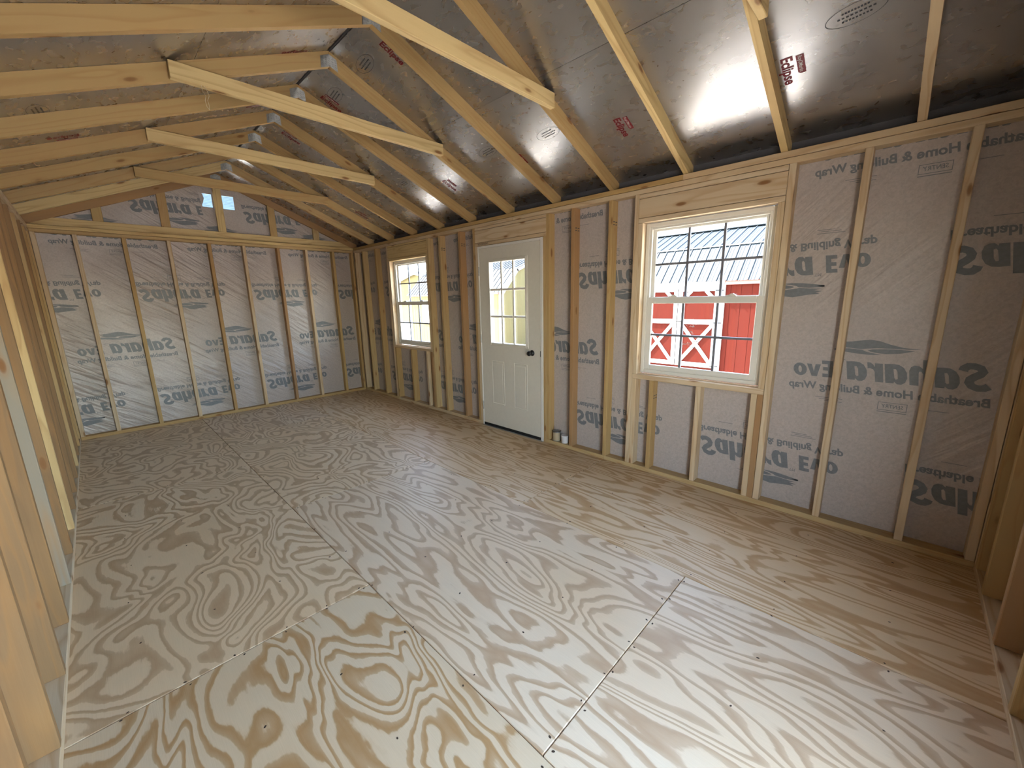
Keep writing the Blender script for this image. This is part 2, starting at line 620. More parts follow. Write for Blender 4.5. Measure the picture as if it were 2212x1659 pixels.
def ell(cx, cy, rx, ry, n=20):
    return [(cx + rx * math.cos(2 * math.pi * i / n), cy + ry * math.sin(2 * math.pi * i / n)) for i in range(n)]
GL = {
    'S': (0.70, [stroke([(0.63, 0.70), (0.60, 0.80), (0.50, 0.885), (0.36, 0.89), (0.22, 0.83), (0.17, 0.71), (0.24, 0.60), (0.36, 0.51), (0.46, 0.41), (0.49, 0.29), (0.43, 0.17), (0.30, 0.105), (0.15, 0.12), (0.04, 0.20)], 0.235)]),
    'a': (0.66, [[(0.62, 0.75), (0.60, 0.0), (0.37, 0.0), (0.36, 0.07), (0.28, -0.02), (0.16, -0.02), (0.06, 0.06), (0.0, 0.24), (0.01, 0.46), (0.09, 0.65), (0.22, 0.75), (0.38, 0.77), (0.50, 0.76)], [(0.255, 0.19), (0.31, 0.16), (0.35, 0.22), (0.375, 0.57), (0.31, 0.58), (0.265, 0.48)]]),
    'h': (0.66, [[(0.0, 0.0), (0.235, 0.0), (0.245, 0.46), (0.29, 0.55), (0.345, 0.55), (0.36, 0.48), (0.36, 0.0), (0.60, 0.0), (0.61, 0.55), (0.56, 0.70), (0.46, 0.77), (0.34, 0.75), (0.25, 0.66), (0.25, 1.0), (0.01, 1.0)]]),
    'r': (0.47, [[(0.0, 0.0), (0.235, 0.0), (0.245, 0.40), (0.29, 0.50), (0.38, 0.54), (0.45, 0.52), (0.46, 0.77), (0.37, 0.77), (0.29, 0.70), (0.24, 0.60), (0.235, 0.75), (0.01, 0.75)]]),
    'E': (0.56, [[(0, 0), (0.5, 0), (0.5, 0.21), (0.24, 0.21), (0.24, 0.40), (0.46, 0.40), (0.46, 0.61), (0.24, 0.61), (0.24, 0.79), (0.5, 0.79), (0.5, 1), (0, 1)]]),
    'v': (0.67, [[(0, 0.75), (0.245, 0.75), (0.335, 0.29), (0.43, 0.75), (0.66, 0.75), (0.45, 0.0), (0.2, 0.0)]]),
    'o': (0.68, [ell(0.33, 0.375, 0.33, 0.395), ell(0.33, 0.375, 0.085, 0.215)])}
def add_heavy(bm, word, cap, x, y, width, shear=0.12):
    tot = sum(GL[c][0] for c in word)
    kx = width / (tot * cap)
    for c in word:
        adv, loops = GL[c]
        me = outline_mesh([[((u + shear * v) * cap * kx + x, v * cap + y) for u, v in lp] for lp in loops])
        bm.from_mesh(me)
        bpy.data.meshes.remove(me)
        x += adv * cap * kx

bm = bmesh.new()
add_heavy(bm, 'Sahara', 0.150, 0.0, 0.0, 0.600)
add_heavy(bm, 'Evo', 0.106, 0.660, 0.0, 0.215)
add_text(bm, 'TM', 0.020, 0.615, 0.105, 0.034)
add_text(bm, 'Breathable Home & Building Wrap', 0.047, -0.012, -0.083, 0.905, 0.14, 0.0020)
add_text(bm, 'SENTRY', 0.022, 0.315, -0.152, 0.10, 0.2, 0.0004)
for (x0, x1, y0, y1) in ((0.30, 0.43, -0.122, -0.119), (0.30, 0.43, -0.168, -0.165), (0.30, 0.303, -0.168, -0.119), (0.427, 0.43, -0.168, -0.119), (0.30, 0.43, -0.180, -0.176)):
    poly(bm, [(x0, y0), (x1, y0), (x1, y1), (x0, y1)])
for (x0, x1, y) in ((0.60, 0.74, -0.135), (0.62, 0.72, -0.146), (0.60, 0.69, -0.156), (0.13, 0.23, -0.139)):
    poly(bm, [(x0, y), (x1, y), (x1, y + 0.003), (x0, y + 0.003)])
# dune mark: three wind-swept bodies parted by thin pale lines
poly(bm, [(0.280, 0.207), (0.36, 0.213), (0.42, 0.229), (0.465, 0.246), (0.51, 0.253), (0.55, 0.246), (0.60, 0.237), (0.655, 0.233), (0.635, 0.224), (0.665, 0.217), (0.625, 0.210), (0.66, 0.201), (0.60, 0.198), (0.545, 0.193), (0.52, 0.198), (0.47, 0.204), (0.40, 0.205), (0.34, 0.204)])
poly(bm, [(0.310, 0.197), (0.37, 0.201), (0.44, 0.200), (0.495, 0.195), (0.515, 0.188), (0.505, 0.181), (0.47, 0.174), (0.43, 0.171), (0.37, 0.178)])
poly(bm, [(0.675, 0.190), (0.60, 0.194), (0.54, 0.189), (0.525, 0.180), (0.48, 0.170), (0.45, 0.165), (0.50, 0.161), (0.56, 0.164), (0.62, 0.172), (0.675, 0.179), (0.63, 0.184)])
BLOCK = bpy.data.meshes.new('wrap_print')
bm.to_mesh(BLOCK)
bm.free()
BLOCK.materials.append(M_INK)

# ------------------------------------------------------------------ floor
bm = bmesh.new()
bm_box(bm, 0, XO, YNO, YFO, -0.16, -0.0195)
floor = struct(finish('floor', bm, M_SEAL))
G = 0.0016
SHEETS = [
    (0.0, 1.219, YNO, 1.228, M_PLY_BOLD), (0.0, 1.219, 1.228, 3.66, M_PLY_SWIRL), (0.0, 1.219, 3.66, YFO, M_PLY_SWIRL),
    (1.219, 2.438, YNO, 0.0, M_PLY_LONG), (1.219, 2.438, 0.0, 2.438, M_PLY_LONG), (1.219, 2.438, 2.438, 4.80, M_PLY_SWIRL), (1.219, 2.438, 4.80, YFO, M_PLY_LONG),
    (2.438, XO, YNO, 1.212, M_PLY_GOLD), (2.438, XO, 1.212, 3.645, M_PLY_GOLD), (2.438, XO, 3.645, YFO, M_PLY_GOLD)]
for x0, x1, y0, y1, m in SHEETS:
    o = board('plywood_sheet', floor, m, x0 + G, x1 - G, y0 + G, y1 - G, -0.0195, 0.0)
# nail heads along the joists
bm = bmesh.new()
rn = random.Random(3)
def nail(x, y, r=0.0045):
    k = rn.uniform(0.75, 1.15)
    a = rn.uniform(0, 3.14)
    vs = []
    for i in range(7):
        t_ = 2 * math.pi * i / 7
        u, w = r * k * 1.35 * math.cos(t_), r * k * 0.85 * math.sin(t_)
        vs.append(bm.verts.new((x + u * math.cos(a) - w * math.sin(a), y + u * math.sin(a) + w * math.cos(a), 0.0006)))
    bm.faces.new(vs)
for x0, x1, y0, y1, m in SHEETS:
    n = 7
    for yy in (y0 + 0.014, y1 - 0.014):
        for i in range(n):
            nail(x0 + 0.05 + (x1 - x0 - 0.1) * i / (n - 1) + rn.uniform(-0.02, 0.02), yy + rn.uniform(-0.006, 0.006))
    yy = y0 + 0.40
    while yy < y1 - 0.2:
        for i in range(5):
            nail(x0 + 0.03 + (x1 - x0 - 0.06) * i / 4 + rn.uniform(-0.03, 0.03), yy + rn.uniform(-0.012, 0.012))
        yy += 0.4064
o = finish('nail_head', bm, M_NAIL, floor)
o['kind'] = 'stuff'

# ------------------------------------------------------------------ right wall
DOOR = (1.945, 2.911, 0.0, 2.095)
W1 = (-0.003, 0.914, 0.858, 2.079)
W2 = (3.945, 4.868, 0.858, 2.079)
ZS = ZP3 - 0.001
bm = bmesh.new()
sheet_with_holes(bm, YNO, YFO, -0.16, ZS, [DOOR[:2] + (-0.02, 2.095), W1, W2], lambda u, v, k: (XO + 0.004 + 0.012 * k, u, v))
wall_right = struct(finish('wall_right', bm, M_SIDING))
bm = bmesh.new()
sheet_with_holes(bm, YNO, YFO, 0.0, ZS, [DOOR, W1, W2, (5.80, 5.91, 0.06, 2.28)], lambda u, v, k: (XO - 0.002 + 0.003 * k, u, v))
finish('house_wrap', bm, M_WRAP, wall_right)

def rstud(y0, z0=ZP0, z1=ZP1, m=M_LUM, name='stud', label=None):
    return board(name, wall_right, m, XR, XO - 0.002, y0, y0 + T, z0, z1, label)
rstud(5.938, m=M_PALE)
rstud(5.667, m=M_LUM); rstud(5.256, m=M_WARM)
rstud(4.906, m=M_PALE)
rstud(4.868, W2[2], W2[3] - 0.001, M_PALE, 'jack_stud'); rstud(4.868, ZP0, 0.818, M_WARM, 'jack_stud')
rstud(4.427, ZP0, 0.818, M_WARM, 'cripple_stud'); rstud(4.033, ZP0, 0.818, M_PALE, 'cripple_stud')
rstud(3.907, W2[2], W2[3] - 0.001, M_PALE, 'jack_stud'); rstud(3.907, ZP0, 0.818, M_RED, 'jack_stud', 'reddish lower jack stud')
rstud(3.869, m=M_LUM)
rstud(3.610, m=M_LUM); rstud(3.213, m=M_RED, label='dark reddish stud')
rstud(2.949, m=M_WARM); rstud(2.911, ZP0, 2.095, M_PALE, 'jack_stud')
rstud(1.907, ZP0, 2.095, M_LUM, 'jack_stud'); rstud(1.869, m=M_WARM)
rstud(1.575, m=M_RED, label='knotty amber stud'); rstud(1.189, m=M_WARM)
rstud(0.952, m=M_PALE)
rstud(0.914, W1[2], W1[3] - 0.001, M_PALE, 'jack_stud'); rstud(0.914, ZP0, 0.818, M_PALE, 'jack_stud')
rstud(0.757, ZP0, 0.818, M_WARM, 'cripple_stud'); rstud(0.378, ZP0, 0.818, M_PALE, 'cripple_stud')
rstud(-0.003, ZP0, 0.818, M_PALE, 'cripple_stud')
rstud(-0.041, W1[2], W1[3] - 0.001, M_PALE, 'jack_stud'); rstud(-0.041, ZP0, 0.818, M_RED, 'jack_stud', 'red-brown lower jack stud')
rstud(-0.081, m=M_PALE)
rstud(-0.438, m=M_PALE); rstud(-0.843, m=M_PALE); rstud(-1.133, m=M_PALE); rstud(-1.222, m=M_LUM)
# sills, headers, plates
for (a, b) in ((-0.041, 0.952), (3.907, 4.906)):
    board('window_sill', wall_right, M_PALE, XR - 0.002, XO - 0.004, a, b, 0.818, 0.858)
def header(a, b, z0, z1, z2, m):
    board('header_flat', wall_right, m, XR - 0.001, XO - 0.004, a, b, z0, z1 - 0.0035)
    board('header_board', wall_right, m, XR + 0.0005, XR + T, a, b, z1, z2 - 0.0035)
    board('header_board', wall_right, m, XR + T + 0.001, XO - 0.01, a, b, z1, z2 - 0.0035)
    board('header_strip', wall_right, m, XR, XO - 0.004, a, b, z2, ZP1 - 0.003)
header(-0.041, 0.952, 2.079, 2.117, 2.261, M_PALE)
header(3.907, 4.906, 2.079, 2.112, 2.270, M_YEL)
header(1.907, 2.949, 2.095, 2.133, 2.266, M_PALE)
board('bottom_plate', wall_right, M_LUM, XR, XO - 0.002, 4.872, YF, 0, ZP0)
board('bottom_plate', wall_right, M_PALE, XR, XO - 0.002, DOOR[1], 4.869, 0, ZP0)
board('bottom_plate', wall_right, M_LUM, XR, XO - 0.002, 1.2105, DOOR[0], 0, ZP0)
board('bottom_plate', wall_right, M_LUM, XR, XO - 0.002, YNO, 1.209, 0, ZP0)
board('top_plate', wall_right, M_PALE, XR, XO - 0.002, 2.35, YFO - 0.003, ZP1, ZP2 - 0.003)
board('top_plate', wall_right, M_PALE, XR, XO - 0.002, YNO, 2.349, ZP1, ZP2 - 0.003)
board('top_plate', wall_right, M_LUM, XR + 0.001, XO - 0.002, 0.62, YF, ZP2, ZP3)
board('top_plate', wall_right, M_PALE, XR + 0.001, XO - 0.002, YNO, 0.619, ZP2, ZP3)
# hand-written figures on the door header
bm = bmesh.new()
add_text(bm, 'B5SNG04F0A33415', 0.022, 0, 0, 0.17, 0.1, 0.0002)
o = finish('pencil_note', bm, M_INKD, wall_right)
o.matrix_world = Matrix(((0, 0, -1, XR - 0.0022), (-1, 0, 0, 2.895), (0, 1, 0, 2.102), (0, 0, 0, 1)))
# grade stamps on the stud sides
bm = bmesh.new()
for y, z in ((3.2498, 2.13), (3.608, 2.12), (1.1875, 2.10), (1.5735, 2.10), (0.7555, 0.66)):
    for dz in (0.0, 0.022):
        for dx in (0.012, 0.048):
            yy = y if y != 3.2498 else 3.2115
            p = [bm.verts.new((XR + dx + a, yy, z + dz + b)) for a, b in ((0, 0), (0.026, 0.002), (0.026, 0.009), (0, 0.007))]
            bm.faces.new(p)
finish('grade_stamp', bm, M_INKD, wall_right)

# ------------------------------------------------------------------ far wall
def roofz(x):
    return ZRT - SLP * abs(x - XC)
HOLES = [(1.640, 1.752, 2.762, 2.925), (1.868, 1.998, 2.762, 2.930)]
def gable(name_y0, th, mat, name, parent, holes, zlow, lower_holes=()):
    bm = bmesh.new()
    f = lambda u, v, k: (u, name_y0 + th * k, v)
    sheet_with_holes(bm, 0.0, XO, zlow, 2.40, list(lower_holes), f)
    # the triangle above, cut into strips around the holes
    xs = sorted({0.0, XO, XC, *[h[0] for h in holes], *[h[1] for h in holes]})
    for a, b in zip(xs, xs[1:]):
        hs = [h for h in holes if h[0] <= a and b <= h[1]]
        ra, rb = max(2.4005, roofz(a)), max(2.4005, roofz(b))
        if hs:
            h = hs[0]
            bm_prism(bm, [(a, 2.40), (b, 2.40), (b, h[2]), (a, h[2])], f)
            bm_prism(bm, [(a, h[3]), (b, h[3]), (b, rb), (a, ra)], f)
        else:
            bm_prism(bm, [(a, 2.40), (b, 2.40), (b, rb), (a, ra)], f)
    o = finish(name, bm, mat, parent)
    return o
wall_far = struct(gable(YFO + 0.004, 0.012, M_SIDING, 'wall_far', None, [(1.60, 2.04, 2.72, 2.97)], -0.16))
gable(YFO - 0.002, 0.003, M_WRAPF, 'house_wrap', wall_far, HOLES, 0.0)
for xr, m in ((0.1286, M_PALE), (0.433, M_PALE), (0.829, M_WARM), (1.235, M_PALE), (1.6465, M_LUM), (2.0357, M_PALE), (2.4645, M_RED), (2.851, M_PALE), (3.257, M_LUM), (XR, M_WARM)):
    board('stud', wall_far, m, xr - T, xr, YF, YFO - 0.002, ZP0, ZP1)
board('bottom_plate', wall_far, M_WARM, XL, XR - 0.001, YF, YFO - 0.002, 0, ZP0)
board('top_plate', wall_far, M_LUM, XL, XR - 0.001, YF, YFO - 0.002, ZP1, ZP2 - 0.003)
board('top_plate', wall_far, M_YEL, 0, XO - 0.003, YF + 0.001, YFO - 0.002, ZP2, ZP3)
for xc, m in ((0.632, M_LUM), (1.229, M_LUM), (1.812, M_YEL), (2.434, M_WARM), (3.027, M_LUM)):
    zt = ZRB - SLP * abs(xc - XC) - 0.003
    board('gable_stud', wall_far, m, xc - W4 / 2, xc + W4 / 2, 6.046, YFO - 0.003, 2.461, zt + 0.02)
# gable vent with louvres
gv = bpy.data.objects.new('gable_vent', None)
COL.objects.link(gv)
gv.parent = wall_far
frame_bm = bmesh.new()
for b in ((1.585, 1.605, 2.705, 2.985), (2.035, 2.055, 2.705, 2.985), (1.605, 2.035, 2.705, 2.725), (1.605, 2.035, 2.965, 2.985)):
    bm_box(frame_bm, b[0], b[1], YFO + 0.0, YFO + 0.05, b[2], b[3])
finish('vent_frame', frame_bm, M_BLACK, gv)
for i in range(13):
    z = 2.735 + i * 0.0185
    bm = bmesh.new()
    bm_prism(bm, [(0.0, 0.019), (0.026, 0.0), (0.026, 0.0022), (0.0, 0.0212)], lambda u, v, k: (1.605 + 0.43 * k, YFO + 0.022 + u, z + v))
    finish('louvre_slat', bm, M_LOUV, gv)
bm = bmesh.new()
vs = [bm.verts.new(p) for p in ((1.612, YFO - 0.006, 2.94), (1.655, YFO - 0.02, 2.915), (1.664, YFO - 0.03, 2.86), (1.646, YFO - 0.018, 2.80), (1.63, YFO - 0.006, 2.78))]
bm.faces.new(vs)
bmesh.ops.triangulate(bm, faces=list(bm.faces))
finish('torn_wrap_flap', bm, M_INKW, wall_far)

# ------------------------------------------------------------------ left wall
bm = bmesh.new()
sheet_with_holes(bm, YNO, YFO, -0.16, ZS, [], lambda u, v, k: (-0.004 - 0.012 * k, u, v))
wall_left = struct(finish('wall_left', bm, M_SIDING))
bm = bmesh.new()
sheet_with_holes(bm, YNO, YFO, 0.0, ZS, [], lambda u, v, k: (0.002 - 0.003 * k, u, v))
finish('house_wrap', bm, M_WRAP, wall_left)
lm = [M_LEFT_SHADED if q is M_WARM else q for q in [M_WARM, M_WARM, M_WARM, M_WARM, M_GREY, M_WARM, M_YEL, M_WARM, M_WARM, M_WARM, M_LUM, M_WARM, M_LUM]]  # amber studs swapped for the tone with shade in its colour
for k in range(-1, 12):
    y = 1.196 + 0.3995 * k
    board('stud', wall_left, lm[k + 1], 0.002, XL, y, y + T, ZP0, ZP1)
board('stud', wall_left, M_LUM, 0.002, XL, 5.945, 5.983, ZP0, ZP1)
board('stud', wall_left, M_LEFT_SHADED, 0.002, XL, -0.01, 0.028, ZP0, ZP1)
board('stud', wall_left, M_LEFT_SHADED, 0.002, XL, 0.397, 0.435, ZP0, ZP1)
board('stud', wall_left, M_LUM, 0.002, XL, -1.133, -1.095, ZP0, ZP1)
board('bottom_plate', wall_left, M_PALE, 0.002, XL, YNO + 0.002, 3.2, 0, ZP0)
board('bottom_plate', wall_left, M_PALE, 0.002, XL, 3.202, YF, 0, ZP0)
board('top_plate', wall_left, M_PALE, 0.002, XL, YNO, YFO - 0.003, ZP1, ZP2 - 0.003)
board('top_plate', wall_left, M_PALE, 0.002, XL - 0.001, YNO, YF, ZP2, ZP3)

# ------------------------------------------------------------------ near wall
ADDED_DOORWAY = (0.56, 1.62, 0.0, 2.06)  # unseen doorway behind the camera, added to let in more daylight
wall_near = struct(gable(YNO - 0.016, 0.012, M_SIDING, 'wall_near', None, [], -0.16, [ADDED_DOORWAY]))
gable(YNO - 0.001, 0.003, M_WRAP, 'house_wrap', wall_near, [], 0.0, [ADDED_DOORWAY])
nm_ = [M_WARM, M_RED, M_WARM, M_LUM, M_WARM, M_LUM, M_LUM, M_LUM]
for k in range(4):
    x = 3.229 - 0.4 * k
    board('stud', wall_near, nm_[k], x, x + T, YNO + 0.002, YN, ZP0, ZP1)
for x in (ADDED_DOORWAY[0] - T - 0.001, ADDED_DOORWAY[1] + 0.001):  # framing around the added doorway
    board('jack_stud', wall_near, M_LUM, x, x + T, YNO + 0.002, YN, ZP0, 2.06)
board('header_board', wall_near, M_PALE, ADDED_DOORWAY[0] - 0.038, ADDED_DOORWAY[1] + 0.038, YNO + 0.004, YN - 0.002, 2.061, ZP1 - 0.001)
board('stud', wall_near, M_PALE, XR - T - 0.002, XR - 0.002, YNO + 0.002, YN - 0.0005, ZP0, ZP1)
board('stud', wall_near, M_WARM, XR - 2 * T - 0.003, XR - T - 0.003, YNO + 0.002, YN, ZP0, ZP1)
board('stud', wall_near, M_LUM, 0.30, 0.30 + T, YNO + 0.002, YN, ZP0, ZP1)
board('stud', wall_near, M_LUM, XL, XL + T, YNO + 0.002, YN, ZP0, ZP1)
board('bottom_plate', wall_near, M_PALE, XL, ADDED_DOORWAY[0] - 0.001, YNO + 0.002, YN, 0, ZP0)
board('bottom_plate', wall_near, M_PALE, ADDED_DOORWAY[1] + 0.001, XR - 0.001, YNO + 0.002, YN, 0, ZP0)
board('top_plate', wall_near, M_PALE, XL, XR - 0.001, YNO + 0.002, YN, ZP1, ZP2)
board('top_plate', wall_near, M_PALE, XL, XR - 0.001, YNO + 0.002, YN, ZP2, ZP3)

# ------------------------------------------------------------------ printing on the house wrap (seen mirrored, through the sheet)
def wrap_prints(parent, mats, lo, hi, axis):
    for mtx in mats:
        me = BLOCK
        inv = mtx.inverted()
        x0 = [(mtx @ v.co) for v in BLOCK.vertices]
        vals = [p[axis] for p in x0]
        zs = [p.z for p in x0]
        def cut(me, world_co, world_no):
            return clip(me, inv @ Vector(world_co), (inv.to_3x3() @ Vector(world_no)).normalized())
        if min(vals) < lo:
            co = [0, 0, 0]; co[axis] = lo; no = [0, 0, 0]; no[axis] = -1
            me = cut(me, co, no)
        if max(vals) > hi:
            co = [0, 0, 0]; co[axis] = hi; no = [0, 0, 0]; no[axis] = 1
            me = cut(me, co, no)
        if not len(me.polygons):
            continue
        o = link('wrap_print', me, parent)
        o.matrix_world = mtx
XW = XO - 0.0032
def RU(y, z):
    return Matrix(((0, 0, 1, XW), (1, 0, 0, y), (0, 1, 0, z), (0, 0, 0, 1)))
def RI(y, z):
    return Matrix(((0, 0, 1, XW), (-1, 0, 0, y), (0, -1, 0, z), (0, 0, 0, 1)))
mats = [RU(y, z) for y in (-1.06, 0.142, 1.347, 2.552, 3.757, 4.96) for z in (0.972, 2.292)]
mats += [RI(y, z) for y in (-0.808, 0.385, 1.595, 2.80, 4.0, 5.205, 6.41) for z in (1.735, 0.41)]
# blocks that would cross a window, the door or the plates are hidden by the holes: trim them to the solid bays
def solid_bays(mats, parent):
    bays = [(YNO + 0.09, W1[0] - 0.002, 0.0, ZS), (W1[1] + 0.002, DOOR[0], 0.0, ZS), (DOOR[1], W2[0] - 0.002, 0.0, ZS), (W2[1] + 0.002, 5.80, 0.0, ZS),
            (W1[0], W1[1], 0.0, W1[2] - 0.04), (W2[0], W2[1], 0.0, W2[2] - 0.04)]
    for m in mats:
        P = [m @ v.co for v in BLOCK.vertices]
        inv = m.inverted()
        for (a, b, c, d) in bays:
            if max(p.y for p in P) < a or min(p.y for p in P) > b or max(p.z for p in P) < c or min(p.z for p in P) > d:
                continue
            me = BLOCK
            for co, no, need in (((0, a, 0), (0, -1, 0), min(p.y for p in P) < a), ((0, b, 0), (0, 1, 0), max(p.y for p in P) > b),
                                 ((0, 0, d), (0, 0, 1), max(p.z for p in P) > d), ((0, 0, c), (0, 0, -1), min(p.z for p in P) < c)):
                if need:
                    me = clip(me, inv @ Vector(co), (inv.to_3x3() @ Vector(no)).normalized())
            if len(me.polygons):
                o = link('wrap_print', me, parent)
                o.matrix_world = m
solid_bays(mats, wall_right)
YW = YFO - 0.0032
def FU(x, z):
    return Matrix(((-1, 0, 0, x), (0, 0, 1, YW), (0, 1, 0, z), (0, 0, 0, 1)))
def FI(x, z):
    return Matrix(((1, 0, 0, x), (0, 0, 1, YW), (0, -1, 0, z), (0, 0, 0, 1)))
mats = [FU(x, z) for x in (1.10, 2.296, 3.49) for z in (0.962, 2.285)]
mats += [FI(x, z) for x in (-0.355, 0.85, 2.075, 3.28) for z in (1.71, 0.395)]
wrap_prints(wall_far, mats, 0.05, 3.60, 0)
wrap_prints(wall_far, [FI(0.905, 2.76)], 0.9, 1.638, 0)
wrap_prints(wall_far, [FI(2.09, 2.76)], 2.0, 2.86, 0)

# ------------------------------------------------------------------ roof: sheathing, rafters, ties, plates
bm = bmesh.new()
f = lambda s: (lambda u, v, k: (XC + s * u, YNO - 0.2 + (YFO - YNO + 0.4) * k, v))
for s in (1, -1):
    prof = [(0.012, ZRT + 0.013), (2.05, ZRT + 0.013 - SLP * 2.05), (2.05, ZRT + 0.05 - SLP * 2.05), (0.012, ZRT + 0.05)]
    bm_prism(bm, prof, f(s))
ceiling = struct(finish('ceiling', bm, M_ROOFX))
bm = bmesh.new()
bm_prism(bm, [(-0.12, ZRT + 0.02), (0, ZRT + 0.075), (0.12, ZRT + 0.02), (0.10, ZRT + 0.055), (0, ZRT + 0.10), (-0.10, ZRT + 0.055)], lambda u, v, k: (XC + u, YNO - 0.2 + (YFO - YNO + 0.4) * k, v))
finish('ridge_cap', bm, M_DARK, ceiling)

def slope_matrix(s, x, y, dz=0.0):
    """local X runs down the slope, local Y across; local Z points up out of the roof (s=+1 right slope, -1 left)"""
    z = ZRT - SLP * abs(x - XC) + dz
    ca, sa = math.cos(ANG), math.sin(ANG)
    X = Vector((s * ca, 0, -sa))
    Z = Vector((s * sa, 0, ca))
    Y = Z.cross(X)
    return Matrix(((X.x, Y.x, Z.x, x), (X.y, Y.y, Z.y, y), (X.z, Y.z, Z.z, z), (0, 0, 0, 1)))

def foil_panel(s, xa, xb, y0, y1):
    """sheathing sheet between |x-XC| = xa and xb, foil side down"""
    L = (xb - xa) / math.cos(ANG)
    bm = bmesh.new()
    bm_box(bm, -L / 2, L / 2, -(y1 - y0) / 2 + 0.0012, (y1 - y0) / 2 - 0.0012, 0.0, 0.011)
    o = finish('foil_panel', bm, M_FOIL, ceiling)
    o.matrix_world = slope_matrix(s, XC + s * (xa + xb) / 2, (y0 + y1) / 2)
for s in (1, -1):
    for xa, xb, ys in ((0.012, 0.784, (YNO - 0.19, -0.60, 1.84, 4.27, YFO + 0.19)), (0.7865, 2.05, (YNO - 0.19, 0.615, 3.05, 5.47, YFO + 0.19))):
        for a, b in zip(ys, ys[1:]):
            foil_panel(s, xa, xb, a, b)

for s_ in (1, -1):
    x0, x1 = XC + s_ * (XO - XC + 0.003), XC + s_ * (XO - XC + 0.016)
    box('eave_closure', ceiling, M_SOFF, min(x0, x1), max(x0, x1), YNO, YFO, ZP3, ZRT - SLP * (XO - XC) + 0.003)

# rafters: far faces 24 in on centre
YK = [-0.594 + 0.6073 * k for k in range(-1, 12)]
YK[0], YK[-1] = YNO + T, YFO - 0.003
ca, sa = math.cos(ANG), math.sin(ANG)
def rafter_mesh(mat):
    key = ('rafter', mat.name)
    if key in MESHES:
        return MESHES[key]
    # local X down the slope from the ridge; the ridge end is cut plumb
    dp = 0.0963 * ca
    L = 1.98 / ca
    poly_ = [(0.001 / ca, 0.0), (L, 0.0), (L + dp * SLP * 0, -dp), (0.001 / ca - dp * SLP, -dp)]
    # plumb line through the ridge: moving down by dz along the normal shifts X by -dz*tan
    poly_ = [(0.001, -0.0008), (L, -0.0008), (L, -dp), (0.001 + dp * SLP, -dp)]
    bm = bmesh.new()
    bm_prism(bm, poly_, lambda u, v, k: (u, (k - 0.5) * T, v))
    bmesh.ops.recalc_face_normals(bm, faces=bm.faces)
    me = bpy.data.meshes.new('rafter')
    bm.to_mesh(me)
    bm.free()
    me.materials.append(mat)
    MESHES[key] = me
    return me
rm = [M_PALE, M_PALE, M_YEL, M_YEL, M_WARM, M_WARM, M_WARM, M_WARM, M_WARM, M_WARM, M_WARM, M_LUM, M_RED]
lmr = [M_LUM, M_LUM, M_WARM, M_WARM, M_WARM, M_WARM, M_WARM, M_WARM, M_WARM, M_WARM, M_LUM, M_YEL, M_RED]
def gusset_mesh():
    if 'gusset' in MESHES:
        return MESHES['gusset']
    bm = bmesh.new()
    bm_prism(bm, [(-0.062, -0.026), (-0.06, 0.046), (0.0, 0.074), (0.05, 0.056), (0.055, -0.02), (0.0, 0.0)], lambda u, v, k: (u, -0.002 * k, v))
    # stamped teeth rows
    for i in range(5):
        for j in range(4):
            x, z = -0.05 + i * 0.022, 0.004 + j * 0.014
            bm_box(bm, x, x + 0.010, -0.0045, -0.002, z, z + 0.004)
    bmesh.ops.recalc_face_normals(bm, faces=bm.faces)
    me = bpy.data.meshes.new('gusset_plate')
    bm.to_mesh(me)
    bm.free()
    me.materials.append(M_STEEL)
    MESHES['gusset'] = me
    return me
for i, yf in enumerate(YK):
    yc = yf - T / 2
    for s, m in ((1, rm[i]), (-1, lmr[i])):
        o = link('rafter', rafter_mesh(m), ceiling)
        o.matrix_world = slope_matrix(s, XC, yc)
    g = link('gusset_plate', gusset_mesh(), ceiling)
    g.location = (XC, yf - T - 0.0005, ZRB)
# collar ties on every other pair
for i, m in ((2, M_YEL), (4, M_YEL), (6, M_YEL), (8, M_YEL), (10, M_WARM)):
    yf = YK[i]
    o = board('collar_tie', ceiling, m, XC - 0.918, XC + 0.912, yf - 2 * T - 0.001, yf - T - 0.001, 2.729, 2.818)
    # nail pairs near both ends
    bm = bmesh.new()
    for x in (XC - 0.86, XC - 0.835, XC + 0.80, XC + 0.83):
        for z in (2.765, 2.79):
            bm_box(bm, x, x + 0.007, yf - 2 * T - 0.0022, yf - 2 * T - 0.0006, z, z + 0.007)
    n = finish('nail_head', bm, M_NAIL, o)
    n.matrix_world = Matrix.Identity(4)
    n.matrix_parent_inverse = o.matrix_world.inverted()
# bottom chord of the gable truss, its right end clipped to the roof slope
bm = bmesh.new()
zt = 2.4605
bm_prism(bm, [(-0.0, ZP3 + 0.001), (XO - 0.004, ZP3 + 0.001), (XO - 0.004, 2.43), (XO - 0.05, zt), (0.05, zt), (0.0, 2.43)], lambda u, v, k: (u - XC, 0.037 * k - 0.0185, v - 2.416))
o = finish('gable_tie', bm, M_YEL, ceiling)
o.location = (XC, 6.0625, 2.416)

